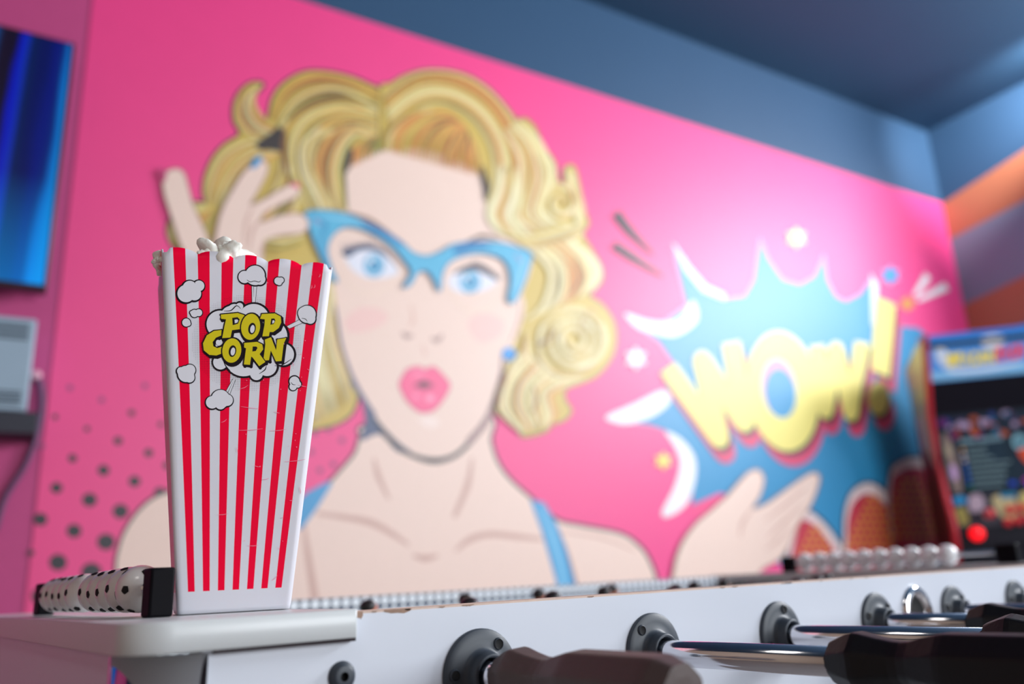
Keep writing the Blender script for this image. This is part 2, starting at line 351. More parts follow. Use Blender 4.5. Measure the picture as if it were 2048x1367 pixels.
# hair strands over face edges
P = Print(on_wall, ST)
def resample(c, n):
    q = catmull(c, False, 8); d = np.r_[0, np.cumsum(np.linalg.norm(np.diff(q, axis=0), axis=1))]
    t = np.linspace(0, d[-1], n); return np.stack([np.interp(t, d, q[:, 0]), np.interp(t, d, q[:, 1])], 1)
def family(A, B, n, w, pal=HAIRSET, ink=.3, seed=1, t0=0.0, t1=1.0):
    rnd = random.Random(seed); a, c = resample(A, 14), resample(B, 14)
    gap = np.linalg.norm(a-c, axis=1).mean()/max(n-1, 1)
    order = list(range(n)); rnd.shuffle(order)
    for k in order:
        t = t0+(t1-t0)*k/(n-1); q = a*(1-t)+c*t; col = pal[(k*5+rnd.randrange(3)) % len(pal)]
        ww = max(w, gap*1.25)*rnd.uniform(.7, 1.25)
        P.stroke(q, [ww*.35, ww*.9, ww, ww*.9, ww*.3], col, sub=2)
    for k in range(int(n*ink*2.6)):
        t = t0+(t1-t0)*rnd.random(); q = a*(1-t)+c*t; i0 = rnd.randrange(0, 5); q = q[i0:i0+10]
        P.stroke(q, [.8, rnd.uniform(3, 6), .8], rnd.choice([BRN, rgb(74, 60, 36), OLV, ORA, rgb(190, 120, 50), rgb(150, 118, 50)]) if pal is not PALE else rnd.choice([ORA, rgb(214, 170, 90), rgb(176, 160, 96), rgb(150, 120, 80), rgb(240, 232, 200)]), sub=2)
DARK = [ORA, rgb(196, 140, 50), OLV, YEL, BRN]; PALE = [LITE, rgb(234, 224, 180), rgb(214, 188, 110), rgb(226, 210, 150), rgb(202, 172, 96), rgb(232, 222, 172)]
ORG = [ORA, rgb(216, 165, 80), YEL, rgb(205, 135, 60), LITE]
family([(550, 290), (500, 283), (445, 312), (418, 370), (416, 405)], [(565, 305), (530, 330), (490, 380), (455, 420)], 12, 6, seed=2)
family([(600, 360), (590, 410), (560, 450), (520, 480)], [(560, 300), (555, 350), (530, 400), (520, 440)], 9, 6, seed=33)
family([(412, 412), (380, 412), (350, 440), (344, 480)], [(425, 425), (412, 455), (400, 490)], 8, 6, seed=3)
family([(560, 288), (500, 272), (472, 236), (482, 190), (522, 167)], [(570, 262), (534, 244), (512, 216), (509, 192), (523, 170)], 9, 5, seed=4)
P.raw(catmull([(512, 287), (545, 262), (574, 236), (572, 275), (566, 302), (540, 300), (522, 300)], True, 4), rgb(48, 38, 36))
P.stroke([(575, 240), (568, 290), (572, 340), (582, 372)], [3, 12, 9, 3], BRN)
family([(761, 188), (700, 159), (630, 149), (574, 174), (541, 236)], [(752, 238), (690, 207), (640, 214), (600, 236), (570, 264)], 15, 6, seed=5)
P.stroke([(752, 214), (700, 195), (645, 194), (600, 215), (575, 240)], [2, 4, 7, 7, 4], rgb(84, 66, 34))
family([(752, 226), (680, 215), (612, 237), (584, 292), (592, 350), (620, 425)], [(752, 285), (712, 270), (688, 300), (676, 345), (680, 390), (693, 424)], 20, 6, seed=6)
family([(672, 260), (628, 286), (622, 330), (645, 380), (664, 424)], [(640, 255), (605, 290), (606, 340), (630, 390), (644, 424)], 6, 9, PALE, seed=44)
P.stroke([(720, 268), (698, 290), (688, 330), (690, 372), (694, 420)], [2, 6, 9, 6, 3], rgb(112, 112, 70))
P.stroke([(748, 255), (720, 246), (690, 252)], [2, 6, 2], BRN)
family([(693, 338), (708, 300), (752, 270)], [(770, 302), (762, 290), (756, 275)], 10, 5, DARK, seed=7)
P.raw(catmull([(690, 345), (690, 318), (702, 296), (706, 312), (698, 338)], True, 3), rgb(66, 58, 44))
family([(768, 195), (830, 150), (900, 147), (975, 183), (1026, 250), (1050, 330), (1046, 400), (1080, 462)], [(782, 262), (830, 216), (890, 205), (950, 240), (986, 300), (988, 370), (972, 420), (990, 458)], 24, 7, seed=8)
P.raw(catmull([(858, 232), (880, 224), (905, 226), (884, 236), (866, 240)], True, 3), rgb(50, 46, 42))
family([(788, 305), (800, 262), (840, 230), (895, 226), (935, 258)], [(960, 352), (956, 316), (946, 285), (930, 256)], 22, 6, ORG, seed=9)
family([(768, 300), (775, 262), (815, 225), (860, 214)], [(800, 304), (806, 270), (835, 240), (870, 225)], 8, 6, seed=19)
P.raw(catmull([(966, 330), (975, 355), (980, 378), (970, 402), (968, 380), (962, 350)], True, 3), rgb(60, 46, 40))
family([(1036, 242), (1072, 272), (1092, 306), (1108, 345), (1094, 390), (1082, 425), (1110, 456)], [(1004, 262), (1032, 320), (1024, 390), (1022, 430), (1062, 466)], 12, 7, PALE+[ORA], seed=10)
family([(1000, 330), (996, 380), (976, 430), (1000, 470)], [(1046, 340), (1040, 400), (1034, 440), (1068, 480)], 9, 8, PALE, seed=11)
def spiral(cx, cy_s, R0, turns, n, w, pal, a0=0.0, sq=1.0):
    for k in range(n):
        f = 1-.75*k/n; pts = []
        for j in range(16):
            a = a0+k*.7+j/15*2*math.pi*turns; r = R0*f*(1-.35*j/15); pts.append((cx+r*math.cos(a), cy_s+sq*r*math.sin(a)))
        P.stroke(pts, [w*.4, w, w*.4], pal[k % len(pal)], sub=2)
spiral(1125, 405, 44, .8, 12, 12, PALE+[ORA], 1.2)
family([(1132, 336), (1136, 370), (1150, 400), (1150, 440)], [(1152, 345), (1160, 390), (1168, 425), (1160, 455)], 5, 6, PALE, seed=12)
family([(1000, 462), (1060, 474), (1120, 462), (1170, 440)], [(1046, 490), (1080, 500), (1130, 490), (1165, 470)], 8, 8, PALE, seed=13)
family([(1140, 478), (1182, 512), (1200, 545), (1182, 585)], [(1062, 500), (1100, 545), (1085, 610), (1050, 640)], 16, 9, PALE+[ORA], seed=14)
P.stroke([(1150, 520), (1160, 560), (1140, 590)], [2, 6, 2], BRN); P.stroke([(1110, 650), (1118, 690), (1140, 720)], [2, 5, 2], BRN)
spiral(1150, 680, 76, .85, 22, 13, PALE, 2.2, .98)
P.stroke([(1204, 612), (1176, 625), (1160, 650), (1166, 672)], [2, 5, 5, 2], rgb(190, 160, 100)); P.stroke([(1070, 705), (1100, 740), (1150, 752), (1196, 728)], [3, 6, 6, 2], rgb(196, 160, 104)); P.stroke([(1078, 690), (1096, 676), (1104, 652)], [8, 5, 2], rgb(140, 104, 70)); P.stroke([(1122, 668), (1150, 700), (1185, 690)], [2, 5, 2], rgb(214, 186, 120))
family([(1050, 660), (1060, 710), (1110, 755), (1170, 755)], [(1060, 690), (1020, 740), (1040, 780), (1130, 772)], 9, 8, PALE+[ORA], seed=15)
family([(1048, 705), (1010, 760), (1000, 815), (1045, 865)], [(1130, 775), (1100, 790), (1110, 830), (1095, 856)], 13, 8, PALE+[ORA], seed=16)
P.stroke([(1065, 770), (1074, 800), (1062, 826)], [2, 6, 2], BRN); P.stroke([(1012, 745), (1000, 785), (990, 818)], [4, 8, 3], rgb(120, 85, 60))
family([(662, 560), (668, 600), (664, 650), (690, 740), (706, 800)], [(618, 560), (620, 650), (612, 740), (632, 846)], 14, 8, PALE, seed=17)
P.build('painted_locks', M_ink, hair)

# glasses
P = Print(on_wall, ST)
gl = [(611, 424), (656, 421), (694, 428), (732, 444), (770, 463), (804, 485), (826, 505), (854, 512), (884, 502), (907, 489), (953, 483), (998, 485), (1036, 495), (1063, 508), (1056, 540), (1046, 570), (1029, 603), (1017, 598), (1022, 563), (1017, 532), (998, 513), (960, 505),
      (922, 512), (896, 526), (884, 550), (880, 582), (869, 560), (854, 541), (835, 545), (823, 566), (807, 574), (823, 546), (814, 527), (791, 499), (763, 476), (725, 457), (690, 453), (664, 471), (654, 502), (666, 544), (675, 562), (664, 558), (648, 525), (629, 483), (618, 452)]
q = catmull(gl, True, 3); P.stroke(q, 4, BLUED, smooth=False, closed=True); P.raw(q, rgb(80, 178, 215))
P.raw(catmull([(720, 440), (760, 455), (800, 482), (806, 494), (770, 474), (735, 456)], True, 3), rgb(14, 118, 178)); P.raw(catmull([(905, 498), (930, 486), (965, 484), (985, 492), (950, 498), (915, 508)], True, 3), rgb(14, 118, 178))
P.stroke([(622, 434), (652, 450), (642, 480), (658, 540)], [3, 8, 6, 3], rgb(40, 140, 190)); P.stroke([(1050, 512), (1044, 540), (1032, 580)], [3, 7, 3], rgb(135, 200, 235)); P.stroke([(640, 432), (690, 438), (725, 448)], [2, 5, 2], rgb(135, 205, 235))
for x, y in ((632, 440), (638, 446), (1040, 520), (1034, 512)): P.ell(x, y, 4, 4, rgb(150, 160, 200))
P.build('painted_glasses', M_ink, woman)

# hands
P = Print(on_wall, ST); OUT = rgb(150, 108, 96)
fill(P, [(425, 530), (436, 450), (448, 412), (468, 376), (485, 349), (499, 334), (517, 320), (532, 325), (534, 344), (513, 386), (500, 410), (530, 398), (556, 382), (582, 370), (598, 376), (592, 392), (560, 408), (530, 425), (520, 445), (560, 432), (600, 428), (616, 445), (606, 464), (560, 470), (530, 482), (525, 520), (520, 560), (440, 560)], SKIN, 5, ink=OUT)
fill(P, [(326, 356), (333, 345), (350, 338), (367, 346), (377, 379), (387, 413), (404, 450), (416, 480), (425, 520), (400, 540), (367, 500), (350, 453), (337, 413), (329, 386)], SKIN, 5, ink=OUT)
P.stroke([(520, 440), (505, 460), (498, 500)], [3, 7, 3], SKIND); P.stroke([(505, 412), (492, 445), (488, 490)], [2, 6, 3], SKIND); P.stroke([(530, 480), (520, 510)], [3, 5], SKIND)
P.raw(catmull([(316, 340), (324, 336), (333, 348), (328, 364), (320, 356)], True, 4), rgb(190, 50, 110)); P.raw(catmull([(501, 333), (512, 314), (524, 312), (520, 326), (507, 337)], True, 4), rgb(50, 150, 205)); P.raw(catmull([(582, 369), (592, 364), (600, 370), (594, 376)], True, 4), rgb(225, 80, 120))
for k in range(3): P.stroke([(530, 478+k*12), (565, 482+k*13), (606, 470+k*12)], [3, 6, 4], [LITE, OLV, YEL][k])
hand = [(1345, 1200), (1349, 1140), (1356, 1108), (1370, 1077), (1395, 1045), (1423, 1021), (1440, 1005), (1451, 996), (1479, 964), (1498, 945), (1516, 940), (1527, 957), (1520, 989), (1504, 1017), (1532, 1008), (1567, 984), (1599, 961), (1625, 946), (1638, 954), (1631, 985), (1614, 1021), (1595, 1049), (1577, 1091), (1556, 1119), (1521, 1140), (1480, 1200), (1420, 1260)]
fill(P, hand, SKIN, 6, ink=OUT)
P.stroke([(1504, 1017), (1485, 1045), (1480, 1075)], [3, 7, 2], SKIND); P.stroke([(1610, 975), (1570, 1010), (1530, 1040)], [3, 6, 2], SKIND); P.stroke([(1605, 1010), (1565, 1045), (1535, 1075)], [3, 6, 2], SKIND); P.stroke([(1585, 1050), (1555, 1080), (1530, 1100)], [2, 5, 2], SKIND)
P.build('painted_hands', M_ink, woman)

# WOW burst (drawn under the right hand, so it is built lower)
Print.height, keep = 60, Print.height
P = Print(on_wall, ST)
burst = [(1344, 492), (1373, 535), (1407, 577), (1450, 597), (1489, 592), (1508, 559), (1520, 472), (1537, 516), (1566, 558), (1600, 568), (1629, 552), (1648, 505), (1655, 559), (1672, 592), (1692, 602), (1721, 587), (1741, 556), (1748, 640), (1798, 651), (1836, 655), (1890, 700), (1925, 800), (1955, 1000), (1950, 1180), (1700, 1230),
         (1560, 1130), (1500, 1000), (1440, 985), (1383, 1010), (1388, 960), (1392, 925), (1373, 892), (1345, 866), (1300, 850), (1252, 846), (1300, 815), (1335, 800), (1326, 780), (1350, 730), (1318, 684), (1275, 656), (1330, 640), (1372, 610)]
P.raw([p for p in burst], rgb(20, 140, 192))
P.raw(catmull([(1250, 626), (1295, 640), (1340, 643), (1366, 630), (1386, 600), (1395, 640), (1350, 672), (1300, 664), (1270, 652)], True, 3), WHITE)
P.raw(catmull([(1212, 832), (1270, 806), (1325, 780), (1342, 800), (1310, 830), (1262, 847), (1230, 845)], True, 3), WHITE)
P.raw(catmull([(1330, 862), (1358, 874), (1384, 902), (1393, 935), (1386, 980), (1368, 1014), (1334, 1034), (1324, 1022), (1348, 974), (1360, 926), (1348, 890)], True, 3), WHITE)
P.raw([(1344, 484), (1352, 492), (1382, 535), (1412, 570), (1450, 588), (1450, 600), (1405, 582), (1370, 540)], WHITE)
P.raw([(1742, 546), (1756, 570), (1752, 650), (1744, 650)], WHITE)
P.raw([(1373, 1024), (1400, 1004), (1436, 988), (1440, 1003), (1400, 1030)], rgb(240, 62, 130))
# petals with a halftone of yellow on red
for pts, dx in (([(1580, 1160), (1592, 1040), (1613, 1021), (1644, 1042), (1672, 1077), (1690, 1110), (1700, 1160)], 0), ([(1690, 1170), (1688, 1080), (1691, 1021), (1704, 984), (1732, 966), (1760, 975), (1788, 1003), (1812, 1042), (1840, 1100), (1850, 1170)], 1), ([(1800, 1100), (1778, 1010), (1781, 945), (1796, 926), (1824, 915), (1860, 925), (1890, 1000), (1900, 1100)], 2)):
    q = catmull(pts, True, 4); P.stroke(q, 9, INK, smooth=False, closed=True); P.raw(q, rgb(235, 215, 215))
    c = np.mean(pts, axis=0); P.raw((q-c)*np.array([.86, .9])+c+np.array([-4, 12]), rgb(196, 34, 62))
    inn = (np.array(pts)-c)*.8+c+np.array([-6, 14])
    for i in range(9):
        for j in range(9):
            x, y = inn[:, 0].min()+(i+.5*(j % 2))*13, 1000+j*14-20*dx
            k = np.array(pts); hw = (y-k[:, 1].min())/140
            if abs(x-(c[0]-8)) < 62*min(1, max(0, hw)) and y > k[:, 1].min()+26: P.ell(x, y, 4.6, 5, rgb(224, 150, 50), n=8)
burst_o = P.build('painted_burst', M_ink, mural)
P = Print(on_wall, ST)
PS = rgb(216, 62, 110); LY = rgb(236, 222, 120)
def wow(col, dx, dy, w):
    o = lambda pts: [(x+dx, y+dy) for x, y in pts]
    A = [(1336, 735), (1440, 878), (1404, 718), (1490, 846), (1462, 684)]; B = [(1634, 690), (1652, 824), (1672, 696), (1702, 828), (1724, 684)]
    for q, k in ((A, 1.0), (B, .8)):
        for i in range(4): P.stroke(o([q[i], q[i+1]]), w*k, col, smooth=False)
        for x, y in q[1:4]: P.ell(x+dx, y+dy, w*k*.46, w*k*.46, col, n=14)
    P.ell(1566+dx, 782+dy, 72, 121, col, rot=-.13, n=40)
    P.raw(o([(1752, 593), (1791, 608), (1779, 755), (1742, 738)]), col); P.ell(1757+dx, 796+dy, 21, 34, col)
wow(PS, 12, 30, 40); wow(INK, 5, 9, 39); wow(LY, 0, 0, 37)
P.ell(1558, 776, 34, 59, rgb(216, 140, 190), rot=-.13); P.ell(1561, 786, 31, 50, rgb(20, 140, 192), rot=-.13)
P.build('painted_lettering', M_ink, burst_o)
P = Print(on_wall, ST)
P.star(1327, 921, 19, rgb(236, 215, 110), 6, .6); P.star(1272, 716, 24, WHITE, 6, .6); P.star(1593, 475, 22, rgb(232, 226, 150), 6, .6); P.star(1781, 550, 22, rgb(45, 150, 215), 6, .6); P.star(1815, 607, 17, rgb(220, 150, 70), 6, .6)
P.raw([(1826, 588), (1850, 545), (1862, 556), (1834, 592)], WHITE); P.raw([(1832, 598), (1890, 564), (1898, 580), (1838, 603)], WHITE)
P.stroke([(1232, 426), (1262, 464), (1306, 508)], [20, 16, 3], INK); P.stroke([(1228, 490), (1268, 516), (1326, 552)], [17, 15, 3], INK)
P.build('painted_marks', M_ink, burst_o)
Print.height = keep

# ------------------------------------------------------------------ popcorn box
M_card = mat('white_box_plastic', rgb(232, 231, 240), .3, vary=.02, trans=.2, spec=.3)
M_red = mat('red_box_stripe', rgb(255, 0, 58), .4, vary=.03, spec=.12)
M_print = attr_mat('box_print_ink', .45, spec=.15)
BC = Vector((-0.1130, 0.1104, 0.0021)); BYAW = -0.2394; AB, AT, HB, DY, KY = .0658, .1121, .2276, .0194, .8079
def box_pt(a, t, v, off=0.0):
    """a, t in -.5...5 across width and depth, v height fraction -> local point"""
    w = AB+(AT-AB)*v; return Vector((a*w*(1+off), t*w*KY*(1+off)+DY*v, v*HB))
pop = empty('popcorn_box', BC, (0, 0, BYAW))
tag(pop, 'tall red and white striped popcorn box printed POP CORN on the white ledge', 'popcorn box')
def stripe_edges(v, n_c=.135, n_c0=.1225):
    k = min(1, max(0, v)); return [((i*(n_c0+(n_c-n_c0)*k)-.006*(1-k)), .0275+(.0335-.0275)*k) for i in range(-3, 4)]
def scallop(u): return .0175*abs(math.sin(math.pi*(u+.5)*5))**.62
COR = .045                                          # corner rounding as a share of the width
def ring(v, rim):
    """perimeter at height v: list of (point, is_red_segment)"""
    pts = []
    for side in range(4):
        us = [-.5+COR]
        for c, hw in stripe_edges(v):
            us += [c-hw, c, c+hw]
        us.append(.5-COR)
        fine = []
        for i in range(len(us)-1):
            n = 4; red = 0 < i < len(us)-2 and (i % 3) != 0
            for k in range(n): fine.append((us[i]+(us[i+1]-us[i])*k/n, red))
        fine.append((us[-1], False))
        for u, red in fine:
            vv = v+(scallop(u) if rim else 0)
            a, t = [(u, -.5), (.5, u), (-u, .5), (-.5, -u)][side]
            pts.append((box_pt(a, t, vv), red))
        a0 = [(-math.pi/2), 0, math.pi/2, math.pi][side]; cc = [(.5-COR, -.5+COR), (.5-COR, .5-COR), (-.5+COR, .5-COR), (-.5+COR, -.5+COR)][side]
        for k in (1, 2, 3):
            g = a0+math.pi/2*k/4; vv = v+(scallop(.5) if rim else 0)
            pts.append((box_pt(cc[0]+COR*math.cos(g), cc[1]+COR*math.sin(g), vv), False))
    return pts
b = MB(); vlev = [0, .012, .056]+[.056+(.985-.056)*k/10 for k in range(1, 11)]+[1.0]
rings = [ring(v, i == len(vlev)-1) for i, v in enumerate(vlev)]
n = len(rings[0]); vs = [p for r in rings for p, _ in r]
for k in range(n): vs[k] = Vector((vs[k].x*.985, vs[k].y*.985, vs[k].z))
bv = [b.bm.verts.new(p) for p in vs]
for i in range(len(vlev)-1):
    for k in range(n):
        f = b.bm.faces.new([bv[i*n+k], bv[i*n+(k+1) % n], bv[(i+1)*n+(k+1) % n], bv[(i+1)*n+k]])
        f.smooth = True; f.material_index = 1 if (rings[0][k][1] and i >= 2) else 0
f = b.bm.faces.new([bv[k] for k in range(n-1, -1, -1)])
carton = b.build('carton', [M_card, M_red], pop)
sd = carton.modifiers.new('wall_thickness', 'SOLIDIFY'); sd.thickness = .0011; sd.offset = -1
# print on the front: drawn in the front face's own coordinates
HM = np.array([[0.0003209506066073377, 9.619846319522291e-06, -0.16433542458861106], [-9.76645508979561e-05, -0.0013978238847269918, 1.7556851113203953], [-0.00023173406207991279, 0.00018327172990160125, 1.0]])
fn = (box_pt(.5, -.5, 0)-box_pt(-.5, -.5, 0)).cross(box_pt(-.5, -.5, 1)-box_pt(-.5, -.5, 0)).normalized()
def on_box(x, y, h):
    q = HM @ np.array([280+x/3.5975, 470+y/3.5975, 1.0]); v = q[1]/q[2]; u = q[0]/q[2]/(AB+(AT-AB)*v)
    return box_pt(u, -.5, v)+fn*(.00012+h)
Print.height = 0
P = Print(on_box, 2e-6); BK = rgb(26, 16, 26); WH = rgb(232, 232, 240); YW = rgb(222, 205, 30)
cx, cy2 = 755, 770
for i in range(-32, 33):
    for j in range(-30, 31):
        x, y = cx+i*12.5, cy2+j*12.5; d = math.hypot((x-cx)/395, (y-cy2)/345)
        if d < 1 and d > .45: P.ell(x, y, 4.6*(1.12-d)**.8+.6, 4.6*(1.12-d)**.8+.6, BK, n=6, h=1e-6)
def cloud(cs, w=8, shadow=(0, 0)):
    for x, y, r in cs: P.ell(x+shadow[0]*1.4, y+shadow[1]*1.4, r+w*1.35, r+w*1.35, BK, n=36)
    for x, y, r in cs: P.ell(x, y, r, r, WH, n=36)
def stem(pts, w=7):
    P.stroke(pts, w, BK, smooth=False, closed=True); P.raw(pts, WH)
stem([(788, 335), (824, 335), (814, 480), (792, 480)]); stem([(1150, 588), (1168, 612), (1062, 660), (1045, 645)]); stem([(612, 1122), (640, 1138), (680, 1030), (662, 1030)])
P.stroke([(800, 340), (803, 440)], [4, 1], BK, smooth=False); P.stroke([(626, 1130), (668, 1036)], [4, 1], BK, smooth=False)
cloud([(735, 298, 44), (810, 285, 70), (845, 312, 40), (790, 320, 20)], 7, (1, 1)); P.stroke([(752, 318), (775, 332), (806, 326), (838, 332), (852, 322)], [3, 5, 5, 5, 3], BK)
cloud([(1188, 556, 62), (1166, 548, 44), (1212, 588, 36)], 6, (1, 1)); P.stroke([(1150, 585), (1175, 590), (1190, 606)], [3, 5, 3], BK)
cloud([(575, 1175, 66), (515, 1200, 45), (622, 1182, 42), (575, 1212, 38)], 6, (-1, 2))
cloud([(318, 425, 62), (345, 385, 52), (410, 368, 38), (378, 425, 48)], 8, (-2, 2)); P.stroke([(352, 330), (374, 340), (382, 352)], [5, 4, 2], BK)
cloud([(380, 566, 27), (410, 560, 25), (360, 560, 12)], 5); cloud([(322, 632, 29), (338, 640, 16)], 5); cloud([(975, 322, 26), (997, 316, 20), (985, 335, 18)], 5)
cloud([(325, 1000, 58), (352, 972, 40), (350, 1025, 36), (288, 980, 28)], 6, (-1, 1)); cloud([(1104, 1040, 36), (1128, 1060, 24), (1095, 1078, 26)], 6, (0, -1)); P.stroke([(1080, 1046), (1092, 1062), (1112, 1064)], [3, 5, 3], BK)
cloud([(665, 545, 52), (702, 510, 26), (565, 640, 98), (648, 590, 84), (805, 602, 112), (930, 720, 118), (1020, 848, 78), (735, 872, 138), (570, 912, 52), (905, 935, 70), (830, 990, 46), (620, 760, 120), (880, 840, 120)], 10, (2, 0))
for pts in ([(590, 545), (640, 540), (680, 505), (710, 525)], [(1040, 640), (1060, 700), (1050, 760)], [(960, 930), (1010, 925), (1080, 880)], [(590, 900), (610, 940), (640, 970)], [(850, 990), (890, 960), (900, 930)]): P.stroke(pts, [3, 8, 3], BK)
LP1 = [(568, 572), (690, 558), (735, 572), (756, 602), (748, 640), (715, 672), (650, 682), (640, 735), (580, 740), (598, 640), (606, 605), (571, 602)]
LP2 = [(862, 562), (955, 556), (998, 578), (1002, 620), (985, 660), (945, 690), (920, 690), (915, 720), (868, 722), (882, 640), (884, 600), (850, 596)]
LC = [(575, 682), (520, 690), (470, 722), (443, 780), (450, 830), (490, 862), (540, 865), (585, 848), (578, 802), (545, 812), (518, 800), (512, 770), (535, 738), (572, 722)]
LR = [(738, 772), (830, 762), (868, 780), (875, 815), (850, 850), (892, 905), (848, 936), (800, 875), (790, 868), (782, 928), (738, 926), (752, 810), (738, 804)]
LN = [(886, 745), (930, 727), (968, 820), (975, 742), (1040, 730), (1022, 772), (1008, 896), (968, 900), (930, 822), (918, 892), (877, 896), (890, 780)]
def letters(col, w, dx=0, dy=0, body=True):
    for q in (LP1, LP2, LC, LR, LN):
        q = [(x+dx, y+dy) for x, y in q]
        if w: P.stroke(q, w, col, smooth=False, closed=True); [P.ell(x, y, w/2, w/2, col, n=10) for x, y in q]
        P.raw(q, col)
    P.ell(783+dx, 655+dy, 72+w/2, 98+w/2, col, rot=.12); P.ell(650+dx, 828+dy, 72+w/2, 92+w/2, col, rot=.12)
letters(BK, 24, 9, 12); letters(BK, 20, 3, 4)
def letter(q):
    P.stroke(q, 17, BK, smooth=False, closed=True); [P.ell(x, y, 8.5, 8.5, BK, n=10) for x, y in q]; P.raw(q, YW)
def round_o(x, y, rx, ry, hx, hy):
    P.ell(x, y, rx+9, ry+9, BK, rot=.12); P.ell(x, y, rx, ry, YW, rot=.12); P.ell(hx, hy, 27, 42, BK, rot=.15); P.ell(hx+3, hy+3, 16, 29, WH, rot=.15)
def hole(q):
    c = np.mean(q, axis=0); P.raw(q, BK); P.raw((np.array(q)-c)*.5+c+np.array([3, 3]), WH)
letter(LP1); hole([(650, 594), (688, 588), (704, 604), (692, 634), (654, 646)]); letter(LP2); hole([(930, 594), (952, 592), (960, 606), (948, 632), (924, 638)])
round_o(783, 655, 68, 94, 793, 668)
letter(LC); P.stroke([(532, 770), (548, 748), (574, 738), (590, 770), (572, 794), (548, 800)], 7, BK)
letter(LN); letter(LR); P.raw([(800, 796), (826, 796), (834, 806), (822, 828), (797, 832)], BK)
round_o(650, 828, 68, 88, 655, 832)
P.ell(550, 772, 15, 19, WH)
P.build('printed_logo', M_print, pop)
P = Print(on_box, 2e-6)
for (x, y), (x2, y2) in (((1210, 375), (1218, 350)), ((1240, 345), (1230, 370)), ((1265, 290), (1275, 270)), ((705, 1105), (770, 1075)), ((720, 1228), (850, 1240)), ((580, 1345), (620, 1320)), ((1130, 1065), (1190, 1078)), ((1085, 905), (1095, 930)), ((960, 1260), (1000, 1270)), ((1195, 950), (1215, 965)), ((700, 1400), (880, 1385)), ((930, 1400), (1050, 1385)), ((1040, 1620), (1190, 1600)), ((820, 1650), (860, 1660)), ((880, 1750), (930, 1740)), ((1080, 1900), (1110, 1890)), ((690, 1520), (700, 1560)), ((1150, 1800), (1160, 1850)), ((560, 2010), (640, 2000)), ((780, 2230), (860, 2225)), ((960, 2480), (1000, 2440)), ((1000, 2240), (1010, 2255))):
    P.stroke([(x, y), ((x+x2)/2+4, (y+y2)/2+3), (x2, y2)], [1.5, 4, 1.5], rgb(250, 150, 180))
for k in range(26):
    rnd = random.Random(k); x = rnd.choice([1235, 1215, 1190, 1160, 1050, 900, 760]); y = rnd.uniform(250, 2300); P.ell(x-(y-300)*.09*(x-760)/475, y, rnd.uniform(2, 5), rnd.uniform(2, 5), rgb(248, 160, 190), n=6)
P.build('print_scuffs', M_print, pop)

# popcorn: flakes resting along the rim, on a heap that fills the box
M_corn = mat('popcorn_white', rgb(253, 252, 242), .75, vary=.06, scale=120, bump=.4, trans=.1)
bR = Matrix.Translation(BC) @ Matrix.Rotation(BYAW, 4, 'Z')
def flake_mesh(seed, r):
    rnd = random.Random(seed); m = MB(); lobes = []
    for k in range(6):
        d = Vector((rnd.gauss(0, 1), rnd.gauss(0, 1), rnd.gauss(0, .8))).normalized(); lobes.append((d, rnd.uniform(.45, .9)))
    bm = m.bm; bmesh.ops.create_icosphere(bm, subdivisions=4, radius=1)
    for v in bm.verts:
        d = v.co.normalized(); q = .5
        for ld, s_ in lobes:
            c = max(0, d.dot(ld)); q += s_*c**9*1.0
        q += .13*math.sin(9*d.x+seed)*math.sin(8*d.y+2*seed)*math.sin(10*d.z)+.05*abs(math.sin(17*d.x+3*seed)*math.sin(15*d.z+seed))
        v.co = d*r*q
    for f in bm.faces: f.smooth = True
    return m
def face_to_world(u, t, v): return bR @ box_pt(u, t, v)
hp = MB(); rnd = random.Random(11)                # the uncounted mass below the rim
for k in range(150):
    u, t, v = rnd.uniform(-.36, .36), rnd.uniform(-.36, .36), rnd.uniform(.8, .955)
    hp.sphere(box_pt(u, t, v), rnd.uniform(.005, .0075), 0, 8, 6, (1, rnd.uniform(.7, 1), rnd.uniform(.7, 1)))
heap = hp.build('popcorn_heap', M_corn); heap.matrix_world = bR
tag(heap, 'packed white popcorn filling the striped box below its scalloped rim', 'popcorn', kind='stuff')
fl = [flake_mesh(s_, .011).build('popcorn_flake', M_corn) for s_ in (3, 8, 15)]
spots = [(-.115, -.36, 1.035, 1.4, 'biggest white popcorn flake, standing highest above the box rim'), (-.045, -.40, 1.005, .75, 'popcorn flake just right of the biggest one at the rim'), (-.205, -.40, 1.01, .7, 'small popcorn flake in the second dip of the rim from the left'), (-.26, -.41, 1.0, .65, 'popcorn flake in the first dip of the rim from the left'), (-.165, -.40, 1.0, .7, 'popcorn flake just left of the biggest one at the rim'), (-.515, -.40, .99, .42, 'popcorn flake spilling over the left edge of the box'), (-.505, -.22, .985, .42, 'lower popcorn flake spilling over the left edge of the box'),
         (.1, -.36, .97, .8, None), (-.36, -.3, .975, .9, None), (-.3, -.1, .985, 1.0, None), (.2, -.2, .975, 1.0, None), (0, .05, .985, 1.1, None), (.3, .1, .97, 1, None), (-.15, .15, .985, 1, None), (-.35, .25, .975, 1, None), (.15, .3, .97, 1, None)]
for i, (u, t, v, s_, lab) in enumerate(spots):
    o = fl[i] if i < 3 else fl[i % 3].copy()
    if i >= 3: COL.objects.link(o)
    o.location = face_to_world(u, t, v); o.scale = (s_,)*3; o.rotation_euler = (i*1.3, i*2.1, i*.7)
    tag(o, lab or 'white popcorn flake lying inside the striped box among the others', 'popcorn', 'popcorn flakes on top of the box')

